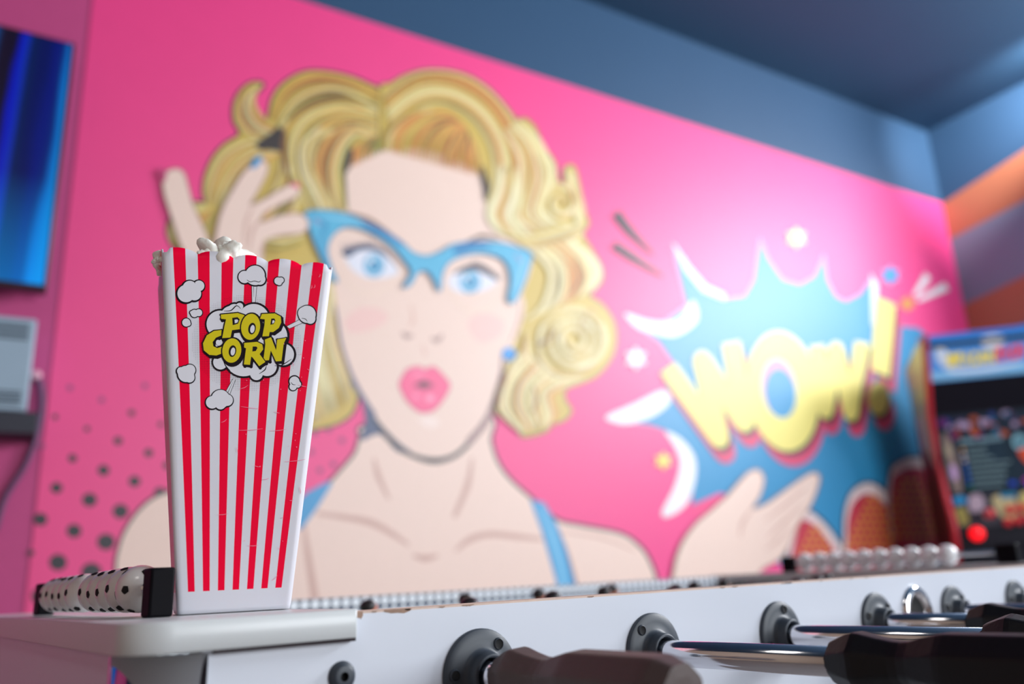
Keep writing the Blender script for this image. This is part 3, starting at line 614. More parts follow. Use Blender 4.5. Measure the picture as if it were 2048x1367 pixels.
# ------------------------------------------------------------------ football table
M_panel = mat('white_laminate', rgb(214, 220, 232), .32, vary=.02, scale=8)
M_ledge = mat('cream_white_laminate', rgb(212, 217, 219), .3, vary=.02, scale=8)
M_edge = mat('raw_board_edge', rgb(214, 190, 175), .7, vary=.15, scale=150)
M_chip = mat('chipped_fibreboard', rgb(160, 132, 115), .9, vary=.25, scale=300)
M_under = mat('ledge_shadow_line', rgb(40, 28, 36), .8)
M_chrome = mat('chrome', (.82, .82, .84, 1), .07, metal=1.0, vary=.02)
M_rod = mat('polished_steel', (.72, .72, .76, 1), .12, metal=1.0, vary=.03)
M_black = mat('black_plastic', rgb(15, 15, 19), .5, vary=.1, scale=400, bump=.08, spec=.3)
M_post = mat('matt_black_post', rgb(14, 13, 18), .55, spec=.08)
M_grey = mat('dark_grey_plastic', rgb(52, 60, 71), .48, vary=.05, scale=60)
M_handle = mat('brown_black_grip', rgb(84, 70, 68), .55, vary=.1, scale=500, bump=.12)
M_hole = mat('dark_hole', rgb(14, 14, 18), .8)
M_pitch = mat('green_pitch', rgb(60, 130, 70), .6)
M_skin = mat('player_skin', rgb(214, 140, 120), .4); M_hair = mat('player_hair', rgb(34, 30, 32), .4)
M_kit = mat('player_blue_kit', rgb(40, 60, 150), .4); M_kit2 = mat('player_red_kit', rgb(180, 40, 40), .4)
M_bead = mat('white_bead', rgb(232, 230, 228), .22, vary=.02, coat=.4); M_pearl = mat('pearl_bead', rgb(252, 252, 254), .3, vary=.03, scale=90, coat=.5)
# far rail pattern: pale grey diamonds
m = bpy.data.materials.new('woven_grey_pattern'); m.use_nodes = True; nt = m.node_tree; bs = nt.nodes['Principled BSDF']; bs.inputs['Roughness'].default_value = .4
tc = nt.nodes.new('ShaderNodeTexCoord'); mp = nt.nodes.new('ShaderNodeMapping'); mp.inputs['Rotation'].default_value = (0, math.radians(45), 0); ck = nt.nodes.new('ShaderNodeTexChecker'); ck.inputs['Scale'].default_value = 95
ck.inputs['Color1'].default_value = rgb(232, 236, 244); ck.inputs['Color2'].default_value = rgb(84, 94, 114)
nt.links.new(tc.outputs['Object'], mp.inputs['Vector']); nt.links.new(mp.outputs['Vector'], ck.inputs['Vector']); nt.links.new(ck.outputs['Color'], bs.inputs['Base Color']); M_weave = m

table = empty('foosball_table', (0.43, 0.33, ZF))
tag(table, 'white football table with steel rods, black grips and bead score counters', 'football table')
toff = Matrix.Translation((-0.43, -0.33, -ZF))
def tpart(mb, name, mats, parent=None):
    for v in mb.bm.verts: v.co = toff @ v.co
    return mb.build(name, mats, parent or table)
X0, X1, YB, TH = -0.198, 1.135, 0.655, 0.02
LZ = .00157; LT = .01493
b = MB(); b.box(-.165, X1-.033, 0, TH, -.30, -.0012, 0); b.box(-.165, X1-.033, .0003, TH, -.0012, 0, 1)
rnd = random.Random(4)
def chip(x, z, w, h):                               # worn spots on the top edge
    pts = [(x-w/2, -.0001, z+h*.3)]
    for k in range(9): pts.append((x-w/2+w*k/8, -.0001, z-h*(.35+.65*math.sin(math.pi*k/8))*rnd.uniform(.6, 1.1)))
    pts.append((x+w/2, -.0001, z+h*.3)); b.add(pts, [tuple(range(len(pts)))], 2)
chip(-.056, -.0008, .017, .0022); chip(-.0805, -.0012, .005, .0035)
for k in range(14): chip(rnd.uniform(-.08, .9), -.0006, rnd.uniform(.003, .009), .0008)
tpart(b, 'side_panel', [M_panel, M_edge, M_chip])
b = MB(); b.box(-.165, X1-.033, YB-.02, YB, -.30, 0, 0); b.add([(-.16, YB-.0203, -.12), (X1-.04, YB-.0203, -.12), (X1-.04, YB-.0203, -.0002), (-.16, YB-.0203, -.0002)], [(0, 1, 2, 3)], 1)
tpart(b, 'side_panel', [M_panel, M_weave])
for xa, xb, f in ((X0, X0+.02, -1), (X1-.02, X1, 1)):
    b = MB(); b.box(xa, xb, .033, YB-.033, -.30, LZ-LT-.0008, 0); tpart(b, 'end_panel', [M_panel])
def ledge(xa, xb, name):
    b = MB(); R_ = .022; q = []
    for (cx_, cy3, a0) in ((xb-.0015, -.006+.0015, -90), (xb-.0015, YB+.006-.0015, 0), (xa+R_, YB+.006-R_, 90), (xa+R_, -.006+R_, 180)):
        rr = .0015 if cx_ > xb-.01 else R_
        for k in range(9):
            g = math.radians(a0+90*k/8); q.append((cx_+rr*math.cos(g), cy3+rr*math.sin(g)))
    n_ = len(q); z0_, z1_ = LZ-LT, LZ; e = .0008
    cxm, cym = sum(p[0] for p in q)/n_, sum(p[1] for p in q)/n_
    def shr(p): d = math.hypot(p[0]-cxm, p[1]-cym); return (p[0]-(p[0]-cxm)/d*e, p[1]-(p[1]-cym)/d*e)
    vs = [(*shr(p), z0_) for p in q]+[(*p, z0_+e) for p in q]+[(*p, z1_-e) for p in q]+[(*shr(p), z1_) for p in q]
    fs = [tuple(range(n_-1, -1, -1)), tuple(3*n_+k for k in range(n_))]
    for i in range(3):
        for k in range(n_): fs.append((i*n_+k, i*n_+(k+1) % n_, (i+1)*n_+(k+1) % n_, (i+1)*n_+k))
    b.add(vs, fs, 0); 
    for f in b.bm.faces: f.smooth = len(f.verts) == 4
    return b
b = ledge(-.2024, -.0841, 'l')
b.box(-.16, -.0845, -.0045, .004, LZ-LT-.0016, LZ-LT+.0001, 1)  # dark strip standing in for the shadow line under the ledge
tpart(b, 'end_ledge', [M_ledge, M_under])
b = ledge(-.2024, -.0841, 'r')
for v in b.bm.verts: v.co.x = (X0-.0044+X1+.0044)-v.co.x
tpart(b, 'end_ledge', [M_ledge, M_under])
for sx in (0, 1):
    for sy in (0, 1):                              # quarter-round chrome corners above the legs
        b = MB(); vs, fs = [], []; R_ = .036; nq = 14
        for z in (-.34, LZ-LT-.001):
            for k in range(nq+1):
                g = math.pi+math.pi/2*k/nq; vs.append((X0-.0005+R_+R_*math.cos(g), -.0008+R_+R_*math.sin(g), z))
        for k in range(nq): fs.append((k, k+1, nq+2+k, nq+1+k))
        b.add(vs, fs, 0, True)
        for v in b.bm.verts:
            if sx: v.co.x = X0+X1-v.co.x
            if sy: v.co.y = YB-v.co.y
        o = tpart(b, 'corner_guard', [M_chrome]); sd = o.modifiers.new('sheet', 'SOLIDIFY'); sd.thickness = .0015; sd.offset = 0
        b = MB(); xx = X0+.045 if not sx else X1-.045; yy = .045 if not sy else YB-.045
        b.box(xx-.035, xx+.035, yy-.035, yy+.035, ZF, -.30, 0, .004); tpart(b, 'leg', [M_panel])
b = MB(); b.box(X0+.02, X1-.02, TH, YB-.02, -.14, -.122); tpart(b, 'playfield', [M_pitch])
# bolt beside the first rod, ball cup between the fourth and fifth
AX = Matrix.Rotation(math.pi/2, 4, 'X')            # local z -> -y (towards the front)
b = MB(); b.lathe([(.0078, 0), (.0079, .0006), (.0072, .0014), (.0066, .0015), (.0066, .0022), (.0058, .0036), (.0046, .0039), (.0024, .004)], Matrix.Translation((-.0906, 0, -.0326)) @ AX, 32, 0, cap=False)
b.lathe([(.0024, .004), (.0022, .0008), (.00001, .0008)], Matrix.Translation((-.0906, 0, -.0326)) @ AX, 6, 1, smooth=False, cap=False)
tpart(b, 'bolt', [M_grey, M_hole], None)
b = MB(); b.lathe([(.0265, 0), (.0262, .003), (.0235, .0052), (.018, .0045), (.0152, .0015), (.0150, .0006)], Matrix.Translation((.5236, 0, -.0372)) @ AX, 40, 0, cap=False)
b.lathe([(.0150, .0006), (.00001, .0005)], Matrix.Translation((.5236, 0, -.0372)) @ AX, 40, 1, cap=False)
tpart(b, 'ball_cup', [M_chrome, M_hole])

HZ = -.041; FR = .0265
def player(name, parent, x, y, kit):
    p = MB(); z = HZ
    p.sphere((x, y, z+.0295), .0092, 1, 16, 10, (1, 1, 1.05)); p.sphere((x-.0024, y-.001, z+.0325), .0092, 2, 16, 10, (1.0, 1.04, .85))
    p.lathe([(.004, .016), (.0045, .021)], Matrix.Translation((x, y, z)), 10, 1)
    p.lathe([(.010, -.022), (.0115, -.01), (.0125, .002), (.0135, .010), (.011, .016), (.004, .018)], Matrix.Translation((x, y, z)) @ Matrix.Diagonal((.8, 1.15, 1, 1)), 14, 0)
    p.lathe([(.007, -.062), (.0075, -.045), (.0095, -.022)], Matrix.Translation((x, y, z)) @ Matrix.Diagonal((.8, 1.1, 1, 1)), 12, 0)
    p.box(x-.008, x+.012, y-.0095, y+.0095, z-.078, z-.06, 2, .002)
    return tpart(p, name, [kit, M_skin, M_hair], parent)
heads = {0: (.30,), 1: (.224, .42), 2: (.11, .282, .45), 3: (.1, .24, .36, .49), 4: (.18, .34, .5), 5: (.25, .41), 6: (.33,)}
for i in range(7):
    x = i*.15
    b = MB(); M0 = Matrix.Translation((x, 0, HZ)) @ AX
    b.lathe([(FR, 0), (FR, .0024), (FR-.0007, .0031), (.0205, .0037), (.0160, .0044), (.0142, .0056), (.0134, .0085), (.0129, .0132), (.0122, .0142), (.0108, .0142), (.0104, .0125), (.0102, .004)], M0, 48, 0, cap=False)
    b.lathe([(.0103, .004), (.009, .004)], M0, 32, 1, cap=False)
    fl_ = tpart(b, 'rod_bearing', [M_grey, M_hole])
    for k in range(3):
        g = math.radians([55, 130, 78, 40, 42, 42, 60][i]+120*k); sx_, sz_ = .0205*math.cos(g), .0205*math.sin(g)
        s_ = MB(); s_.lathe([(.0030, .0050), (.0028, .0046), (.0022, .0044), (.00001, .0043)], Matrix.Translation((x+sx_, 0, HZ+sz_)) @ AX, 14, 0, cap=False)
        s_.lathe([(.0030, .0050), (.0035, .0047), (.0037, .0036)], Matrix.Translation((x+sx_, 0, HZ+sz_)) @ AX, 14, 1, cap=False)
        tpart(s_, 'screw', [M_hole, M_grey], fl_)
    y_in = {0: -.0225, 1: -.1425, 2: -.163, 3: -.0851, 4: -.21, 5: -.19, 6: -.2}[i]
    HL = .138
    b = MB(); b.tube([(x, YB-.03, HZ), (x, .3, HZ), (x, 0, HZ), (x, y_in-.02, HZ)], .0085, 24); rod = tpart(b, 'rod', [M_rod])
    b = MB(); sc_ = .97
    prof = [(.0085, 0), (.0125, .0008), (.0135, .003), (.0172, .0125), (.0186, .0165), (.0182, .0195), (.0158, .029), (.0140, .038), (.0136, .043), (.0142, .048), (.0165, .057), (.0186, .0645), (.0190, .068), (.0190, .122), (.0186, .127), (.0150, .1375), (.0090, .138)]
    b.lathe([(r*sc_, h) for r, h in prof], Matrix.Translation((x, y_in, HZ)) @ AX @ Matrix.Rotation(math.radians([4, 0, 10, 0, 8, 5, 0][i]), 4, 'Z'), 8, 0, smooth=False)
    es = [e for e in b.bm.edges if abs((e.verts[0].co-e.verts[1].co).normalized().y) > .3]
    bmesh.ops.bevel(b.bm, geom=es, offset=.0016, segments=2, profile=.5, affect='EDGES')
    hd = tpart(b, 'handle', [M_handle if i == 0 else M_black], rod)
    for y in heads[i]: player('player', rod, x, y, M_kit if i % 2 else M_kit2)
# score counters
def counter(xc, post_a, ys, post_b, r, spotted, mbead):
    b = MB(); b.tube([(xc, post_a[0]+.002, LZ+.0165), (xc, post_b[1]-.002, LZ+.0165)], .0032, 12); bar = tpart(b, 'score_counter', [M_rod])
    for a, c in (post_a, post_b):
        b = MB(); b.box(xc-.0068, xc+.0068, a, c, LZ, LZ+.0275, 0, .0015); tpart(b, 'post', [M_post], bar)
    for k, y in enumerate(ys):
        b = MB(); b.sphere((xc, y, LZ+.0165), r, 0, 28, 18)
        if spotted:
            c0 = Vector((xc, y, LZ+.0165)); rot = Vector((0, 0, 1)).rotation_difference(Vector((-.75 if k == 0 else -.97, -.62 if k == 0 else -.2, -.02+.1*math.sin(k*1.7)))).to_matrix()
            for d in ((0, 0, 1), (0, 0, -1), *[(.894*math.cos(t), .894*math.sin(t), .447) for t in [2*math.pi*j/5 for j in range(5)]], *[(.894*math.cos(t), .894*math.sin(t), -.447) for t in [2*math.pi*(j+.5)/5 for j in range(5)]]):
                d = rot @ Vector(d); a_ = d.cross(Vector((.3, .5, .81))).normalized(); c_ = d.cross(a_)
                pts = []
                for rr in (1.0, .5):
                    for j in range(10): pts.append(c0+(d+(a_*math.cos(j*math.pi/5)+c_*math.sin(j*math.pi/5))*.19*rr*(1 if j % 2 == 0 else .86)).normalized()*(r*1.012))
                pts.append(c0+d*(r*1.014)); fs = []
                for j in range(10): fs += [(j, (j+1) % 10, 10+(j+1) % 10, 10+j), (10+j, 10+(j+1) % 10, 20)]
                b.add(pts, fs, 1, True)
        tpart(b, 'bead', [mbead, M_hole], bar)
counter(-.1640, (.079, .096), (.127, .154, .181, .208, .235, .284, .311, .338, .365, .392), (.44, .465), .0142, True, M_bead)
counter(1.05, (.105, .135), (.209, .238, .266, .294, .322, .350, .378, .406, .434, .464), (.485, .51), .0156, False, M_pearl)

# ------------------------------------------------------------------ television and heater on the plain pink part of the wall
def wall_frame(px, py, off):
    p = hit(px, py, WB-WN*off, WN); return (p-WB) @ WD, p[2]
s_r, z_t = wall_frame(149, 86, .09); s_r2, z_b = wall_frame(95, 580, .09)
TVW, TVZ0, TVZ1 = .98, z_b, z_t; s_r = (s_r+s_r2)/2
rotw = math.atan2(WD[1], WD[0])
def wobj(name, s_, off, z): return empty(name, wl(s_, off, z), (0, 0, rotw))
M_scr = bpy.data.materials.new('blue_screen_picture'); M_scr.use_nodes = True; nt = M_scr.node_tree; bs = nt.nodes['Principled BSDF']
tc = nt.nodes.new('ShaderNodeTexCoord'); sx3 = nt.nodes.new('ShaderNodeSeparateXYZ'); nt.links.new(tc.outputs['Generated'], sx3.inputs[0])
nz = nt.nodes.new('ShaderNodeTexNoise'); nz.inputs['Scale'].default_value = 2.0; mpn = nt.nodes.new('ShaderNodeMapping'); mpn.inputs['Scale'].default_value = (9, 1, .7); nt.links.new(tc.outputs['Generated'], mpn.inputs[0]); nt.links.new(mpn.outputs[0], nz.inputs['Vector'])
ad = nt.nodes.new('ShaderNodeMath'); ad.operation = 'MULTIPLY_ADD'; ad.inputs[1].default_value = .05; nt.links.new(nz.outputs['Fac'], ad.inputs[0])
sh = nt.nodes.new('ShaderNodeMath'); sh.operation = 'MULTIPLY_ADD'; sh.inputs[1].default_value = -.03; nt.links.new(sx3.outputs['Z'], sh.inputs[0]); nt.links.new(sx3.outputs['X'], sh.inputs[2]); nt.links.new(sh.outputs[0], ad.inputs[2])
cr = nt.nodes.new('ShaderNodeValToRGB'); cr.color_ramp.interpolation = 'EASE'; e = cr.color_ramp.elements
stops = [(0, (10, 60, 160)), (.2, (0, 20, 120)), (.45, (20, 90, 190)), (.62, (8, 20, 60)), (.80, (10, 100, 190)), (.835, (25, 10, 40)), (.862, (20, 8, 40)), (.875, (0, 20, 200)), (.895, (10, 50, 190)), (.91, (0, 30, 90)), (.935, (0, 16, 96)), (.962, (0, 20, 130)), (.975, (0, 40, 130)), (.992, (0, 120, 220)), (1.0, (0, 140, 230))]
while len(e) < len(stops): e.new(.5)
for q, (p_, c_) in zip(e, stops): q.position = p_; q.color = rgb(*c_)
nt.links.new(ad.outputs[0], cr.inputs['Fac'])
cr2 = nt.nodes.new('ShaderNodeValToRGB'); cr2.color_ramp.elements[0].color = rgb(0, 150, 235); cr2.color_ramp.elements[1].color = (0, 0, 0, 1); cr2.color_ramp.elements[1].position = .42
nt.links.new(sx3.outputs['Z'], cr2.inputs['Fac'])
mxs = nt.nodes.new('ShaderNodeMix'); mxs.data_type = 'RGBA'; mxs.blend_type = 'ADD'; mxs.inputs['Factor'].default_value = .55
nt.links.new(cr.outputs['Color'], mxs.inputs['A']); nt.links.new(cr2.outputs['Color'], mxs.inputs['B'])
bs.inputs['Base Color'].default_value = (.004, .004, .006, 1); bs.inputs['Roughness'].default_value = .25
nt.links.new(mxs.outputs['Result'], bs.inputs['Emission Color']); bs.inputs['Emission Strength'].default_value = .75
M_tv = mat('tv_black_plastic', rgb(24, 24, 30), .35); M_metalgrey = mat('wall_bracket_metal', rgb(70, 72, 78), .4, metal=.6)
tv = wobj('television', s_r-TVW/2, .06, (TVZ0+TVZ1)/2); hw, hh_ = TVW/2, (TVZ1-TVZ0)/2
b = MB(); b.box(-hw, hw, -.03, .02, -hh_, hh_, 0, .004); b.build('housing', M_tv, tv)
b = MB(); b.box(-hw+.008, hw-.008, -.0312, -.0302, -hh_+.012, hh_-.008); b.build('screen', M_scr, tv)
b = MB(); b.box(-.2, .2, .018, .0595, -.15, .15); b.build('wall_bracket', M_metalgrey, tv)
tag(tv, 'wall television showing blue streaks, upper left on the pink wall', 'television')
M_heat = mat('heater_grey_metal', rgb(150, 172, 190), .4, vary=.03); M_slot = mat('heater_slot_dark', rgb(62, 78, 92), .6); M_hbase = mat('dark_tray', rgb(44, 46, 58), .6)
sh_r, hz1 = wall_frame(75, 638, .12); _, hz0 = wall_frame(58, 822, .12); _, hb0 = wall_frame(60, 866, .12)
ht = wobj('wall_heater', sh_r-.3, .06, (hz0+hz1)/2); hh_ = (hz1-hz0)/2
b = MB(); b.box(-.3, .3, -.06, .045, -hh_, hh_, 0, .006); b.build('casing', M_heat, ht)
b = MB()
for k in range(4): b.box(-.28, .285, -.0615, -.059, hh_-.022-k*.011, hh_-.016-k*.011)
b.build('upper_grille', M_slot, ht)
b = MB()
for k in range(4): b.box(-.28, .285, -.0615, -.059, -hh_+.014+k*.009, -hh_+.019+k*.009)
b.build('lower_grille', M_slot, ht)
b = MB(); b.box(-.25, .25, .04, .0595, -.1, .1); b.build('wall_bracket', M_metalgrey, ht)
tag(ht, 'grey convector heater with grilles, fixed to the pink wall under the television', 'heater')
b = MB(); b.box(-.3, .325, -.055, .0595, hb0-hz0-hh_, -hh_-.0005, 0, .003); o = b.build('heater_tray', M_hbase); o.location = ht.location; o.rotation_euler = ht.rotation_euler
tag(o, 'dark box mounted on the wall directly under the grey heater', 'box')
M_cable = mat('purple_grey_cable', rgb(96, 62, 100), .5)
cp = [hit(x, y, WB-WN*.012, WN) for x, y in ((78, 757), (84, 790), (82, 830), (70, 880), (50, 930), (28, 965), (8, 1000), (-10, 1060))]
b = MB(); b.tube([tuple(p) for p in np.array(catmull(cp, False, 6))], .007, 10); o = b.build('heater_cable', M_cable)
tag(o, 'cable hanging down the pink wall from beside the heater', 'cable')
sp = hit(72, 752, WB-WN*.002, WN); s5 = empty('wall_socket', tuple(sp), (math.pi/2, 0, rotw))
b = MB(); b.lathe([(.013, 0), (.013, .012), (.010, .018), (.005, .02)], None, 20); b.build('cover', mat('pinkish_white_plastic', rgb(222, 170, 186), .4), s5)
tag(s5, 'small round pale socket on the wall at the top of the cable', 'socket')

# ------------------------------------------------------------------ arcade machine in the corner
P0 = CAM+ray(1846, 672)*3.4; WDIR = np.array([-0.5913, 0.8064, 0.0]); DDIR = np.array([0.8064, 0.5913, 0.0])
ar = empty('arcade_machine', (P0[0], P0[1], ZF), (0, 0, math.atan2(DDIR[1], DDIR[0])-math.pi/2))
# local frame: +y runs back into the corner, +x to the right along the front
tag(ar, 'arcade machine with a blue sign and lit screen, standing in the right corner', 'arcade machine')
def prof_pt(x, y):
    p = hit(x, y, P0, WDIR); return ((p-P0) @ DDIR, p[2]-ZF)
pf = [prof_pt(*q) for q in ((1846, 672), (1853, 764), (1857, 830), (1871, 920), (1889, 992), (1903, 1046), (1910, 1090), (1914, 1140))]
WID, DEP = .62, .5
zt = pf[0][1]
M_side = attr_mat('cabinet_side_art', .35); M_trim = mat('red_edge_trim', rgb(205, 40, 55), .35); M_cab = mat('black_cabinet', rgb(26, 26, 36), .5, spec=.15)
def side(x0, x1):
    b = MB(); q = [(y, z) for y, z in pf]+[(pf[-1][0], 0), (DEP, 0), (DEP, zt-.03), (pf[0][0]+.1, zt)]
    vs = [(x0, y, z) for y, z in q]+[(x1, y, z) for y, z in q]; n_ = len(q)
    b.add(vs, [tuple(range(n_)), tuple(range(2*n_-1, n_-1, -1))]+[(k, (k+1) % n_, n_+(k+1) % n_, n_+k) for k in range(n_)], 0); return b
side(0, .018).build('side_panel', mat('cabinet_dark_side', rgb(88, 40, 44), .35, vary=.15, scale=5), ar); side(WID-.018, WID).build('side_panel', M_cab, ar)
Print.height = 0
P = Print(lambda y, z, h: (-.0006-h, y, z), 1e-5)
P.raw([(pf[0][0]+.004, zt-.004), (pf[1][0]+.004, pf[1][1]), (pf[2][0]+.004, pf[2][1]), (pf[3][0]+.006, pf[3][1]), (.2, pf[3][1]-.05), (DEP-.02, pf[2][1]), (DEP-.01, zt-.04), (pf[0][0]+.1, zt-.005)], rgb(168, 168, 150))
P.poly([(.1, zt-.02), (.3, zt-.03), (.36, zt-.2), (.12, zt-.22)], rgb(205, 196, 130)); P.poly([(.3, zt-.3), (.42, zt-.28), (.44, zt-.42), (.34, zt-.46)], rgb(214, 180, 196)); P.poly([(.34, zt-.45), (.44, zt-.42), (.42, zt-.55), (.36, zt-.54)], rgb(150, 30, 70))
P.build('side_artwork', M_side, ar)
b = MB(); q = pf+[(pf[-1][0], .02)]
b.tube([(.006, y-.002, z) for y, z in [(pf[0][0]+.09, zt+.002)]+q], .012, 10); b.build('edge_trim', M_trim, ar)
b = MB(); b.tube([(WID-.006, y-.002, z) for y, z in [(pf[0][0]+.09, zt+.002)]+q], .012, 10); b.build('edge_trim', M_trim, ar)
def slab(k0, k1, name, m, thick=.02, ins=.004):
    (ya, za), (yb, zb) = k0, k1; b = MB()
    vs = [(x, y+o, z) for o in (ins, ins+thick) for x, y, z in ((.018, ya, za), (WID-.018, ya, za), (WID-.018, yb, zb), (.018, yb, zb))]
    b.add(vs, [(3, 2, 1, 0), (4, 5, 6, 7), (0, 1, 5, 4), (1, 2, 6, 5), (2, 3, 7, 6), (3, 0, 4, 7)], 0); return b.build(name, m, ar)
def lerp(k0, k1, u, v, h): return (.018+(WID-.036)*u, k0[0]+(k1[0]-k0[0])*v+.003-h, k0[1]+(k1[1]-k0[1])*v)
slab(pf[0], pf[1], 'marquee', mat('marquee_blue', rgb(70, 140, 215), .3, vary=.15, scale=5, emit=.35))
Print.height = 0; M_glow = attr_mat('backlit_print', .3, .4)
P = Print(lambda u, v, h: lerp(pf[0], pf[1], u, v, h), 2e-5)
P.raw([(0, .78), (1, .78), (1, .99), (0, .99)], rgb(120, 178, 220)); P.raw([(0, .01), (1, .01), (1, .1), (0, .1)], rgb(20, 110, 200))
P.poly([(.04, .35), (.08, .28), (.12, .4), (.11, .7), (.06, .62)], rgb(190, 205, 226)); P.poly([(.34, .17), (.42, .12), (.5, .22), (.44, .40), (.35, .36)], rgb(208, 214, 224)); P.poly([(.1, .74), (.3, .80), (.62, .74), (.4, .88), (.16, .86)], rgb(190, 206, 230))
gy, gr = rgb(226, 208, 90), rgb(228, 60, 70)
gl_shapes = ([(0, 0), (.8, 0), (1, .3), (1, .7), (.8, 1), (0, 1)], [(0, 0), (1, 0), (1, .45), (.6, .55), (1, 1), (.6, 1), (.3, .6), (.3, 1), (0, 1)], [(.4, 0), (.6, 0), (1, 1), (.7, 1), (.5, .5), (.3, 1), (0, 1)], [(0, .2), (.3, 0), (1, .1), (1, .3), (.3, .3), (.3, .7), (.7, .7), (.7, .5), (1, .5), (1, 1), (.2, 1), (0, .8)], [(.5, 0), (.9, .2), (.9, .8), (.5, 1), (.1, .8), (.1, .2)], [(0, 0), (.3, 0), (.7, .6), (.7, 0), (1, 0), (1, 1), (.7, 1), (.3, .4), (.3, 1), (0, 1)])
for k in range(6):
    x = .115+k*.051; P.raw([(x+.048*a, .42+.3*c+.004*k) for a, c in gl_shapes[k]], gy)
for k in range(4):
    x = .425+k*.045; P.raw([(x+.042*a, .40-.01*k+.3*c) for a, c in (gl_shapes[1], gl_shapes[2], gl_shapes[3], gl_shapes[5])[k]], gr)
P.build('marquee_lettering', M_glow, ar)
slab(pf[1], pf[2], 'speaker_panel', M_cab, .02, .012)
slab(pf[2], pf[4], 'bezel', M_cab, .02, .012)
def on_screen(u, v, h):
    x, y, z = lerp(pf[2], pf[4], u*.63, v, h); return (x, y+.009, z)
Print.height = 0; M_disp = attr_mat('screen_glow', .4, .3, spec=.1)
P = Print(on_screen, 2e-5); rnd = random.Random(21)
P.raw([(.03, .02), (1.54, .02), (1.54, .98), (.03, .98)], rgb(26, 38, 52)); [P.ell(1.25+.2*math.sin(k*2.1), .2+.08*k, .07, .05, rgb(110-8*k, 40+9*k, 60+12*k), n=12) for k in range(8)]
SCOL = [rgb(120, 44, 40), rgb(40, 60, 120), rgb(150, 130, 160), rgb(150, 70, 40), rgb(30, 90, 120), rgb(90, 30, 90), rgb(60, 50, 80), rgb(40, 40, 70)]
for k in range(34): P.ell(rnd.uniform(.06, .94), rnd.uniform(.05, .30), rnd.uniform(.02, .06), rnd.uniform(.02, .06), rnd.choice(SCOL), n=12)
P.poly([(.05, .3), (.12, .28), (.16, .6), (.14, .95), (.06, .9)], rgb(120, 105, 100)); P.ell(.1, .72, .035, .1, rgb(170, 140, 185)); P.ell(.09, .45, .03, .08, rgb(150, 140, 120))
P.raw([(.19, .33), (.72, .33), (.76, .97), (.22, .97)], rgb(24, 40, 52))
P.raw([(.44, .38), (.66, .36), (.66, .6), (.46, .62)], rgb(28, 46, 60))
for a, c in ((.22, .40), (.42, .66)): P.raw([(a, .33), (c, .32), (c, .37), (a, .38)], rgb(100, 128, 140))
for k in range(8):
    z = .44+k*.066; w_ = [.2, .2, .26, .42, .36, .35, .33, .3][k]
    P.raw([(.27, z), (.27+w_, z-.006), (.27+w_, z+.008), (.27, z+.014)], rgb(122, 148, 154)); P.raw([(.27, z+.024), (.26+w_, z+.018), (.26+w_, z+.044), (.27, z+.05)], rgb(28, 42, 52)); P.ell(.235, z+.012, .018, .022, [rgb(190, 140, 60), rgb(180, 175, 190), rgb(190, 175, 180), rgb(20, 80, 170), rgb(20, 80, 170), rgb(20, 80, 170), rgb(20, 80, 170), rgb(30, 110, 70)][k], n=12)
P.ell(.82, .42, .075, .1, rgb(120, 165, 180)); P.ell(.82, .42, .045, .05, rgb(40, 80, 95)); P.poly([(.78, .52), (.9, .5), (.92, .66), (.84, .68)], rgb(190, 70, 40)); P.ell(.86, .92, .07, .05, rgb(90, 50, 210)); P.ell(.8, .87, .04, .03, rgb(140, 40, 130)); P.ell(.66, .9, .04, .03, rgb(30, 60, 170))
P.build('screen', M_disp, ar)
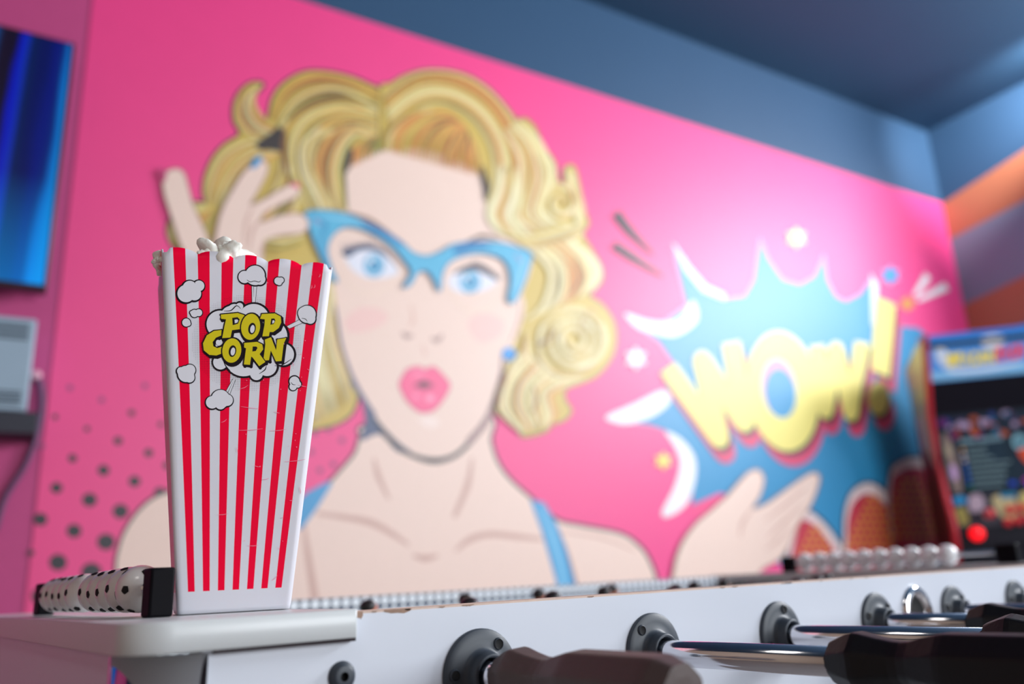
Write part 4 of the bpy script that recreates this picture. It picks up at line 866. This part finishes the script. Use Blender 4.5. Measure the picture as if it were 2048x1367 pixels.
# control deck with stick and buttons, lower front with a lit round button
M_deck = attr_mat('deck_art', .45, spec=.2); slab(pf[4], pf[6], 'control_deck', M_cab, .02, -.004)
Print.height = 0
P = Print(lambda u, v, h: (lerp(pf[4], pf[6], u, v, h)[0], lerp(pf[4], pf[6], u, v, h)[1]-.0085, lerp(pf[4], pf[6], u, v, h)[2]), 2e-5)
P.raw([(.01, .02), (.99, .02), (.99, .62), (.01, .66)], rgb(58, 56, 66)); P.poly([(0.0186, .05), (0.0868, .03), (0.0992, .14), (0.031, .18)], rgb(30, 150, 210)); P.poly([(0.124, .04), (0.1984, .02), (0.1984, .3), (0.1116, .34)], rgb(180, 160, 176)); P.poly([(0.0186, .3), (0.0744, .26), (0.0868, .55), (0.031, .6)], rgb(160, 150, 80))
P.poly([(0.2604, .1), (0.3844, .06), (0.3968, .5), (0.2976, .52)], rgb(190, 176, 130)); P.poly([(0.434, .06), (0.589, .04), (0.5952, .5), (0.4464, .52)], rgb(196, 180, 110)); P.poly([(0.3224, .02), (0.4092, .02), (0.4092, .1), (0.3224, .12)], rgb(40, 130, 170))
P.build('deck_artwork', M_deck, ar)
dn = Vector((0, -(pf[6][1]-pf[4][1]), (pf[6][0]-pf[4][0]))).normalized(); dn = Vector((0, -abs(dn.y), abs(dn.z)))
MD = dn.to_track_quat('Z', 'Y').to_matrix().to_4x4()
def deck(u, v): return Matrix.Translation(Vector(lerp(pf[4], pf[6], u, v, 0))+Vector((0, -.010, 0))) @ MD
M_rb = mat('red_plastic', rgb(226, 40, 52), .25, coat=.5); M_wb = mat('white_plastic', rgb(215, 205, 210), .3)
b = MB(); b.lathe([(.012, 0), (.008, .004), (.005, .008), (.005, .045)], deck(.2, .45), 16, 1); b.sphere(deck(.2, .45) @ Vector((0, 0, .055)), .019, 0, 18, 12); b.build('joystick', [M_rb, M_wb], ar)
for k, (u, v) in enumerate(((.32, .60), (.385, .58), (.45, .56), (.35, .36), (.415, .34), (.48, .32))):
    b = MB(); b.lathe([(.017, 0), (.017, .004), (.013, .005), (.0125, .012), (.010, .014)], deck(u, v), 18, 0); b.build('button', M_rb, ar)
slab(pf[6], (pf[7][0], .02), 'front_panel', M_cab, .02, .004)
rb = hit(1952, 1067, np.array([*(P0[:2]-DDIR[:2]*.0), 0])+DDIR*pf[6][0], DDIR)
M_redlamp = mat('lit_red_button', rgb(255, 10, 24), .3, emit=1.3)
lx = (rb-P0) @ (-WDIR); lz = rb[2]-ZF; ly = pf[5][0]+(pf[6][0]-pf[5][0])*min(1, max(0, (pf[5][1]-lz)/(pf[5][1]-pf[6][1])))
b = MB(); b.lathe([(.026, 0), (.026, .01), (.023, .014), (.012, .019)], Matrix.Translation((lx, ly-.004, lz)) @ AX, 24, 0); b.build('lit_button', M_redlamp, ar)
b = MB(); b.box(.018, WID-.018, .05, DEP, .02, .05); b.box(.018, WID-.018, DEP-.02, DEP, .02, zt-.03); b.box(.018, WID-.018, .02, DEP, zt-.05, zt-.03); b.build('carcass', M_cab, ar)
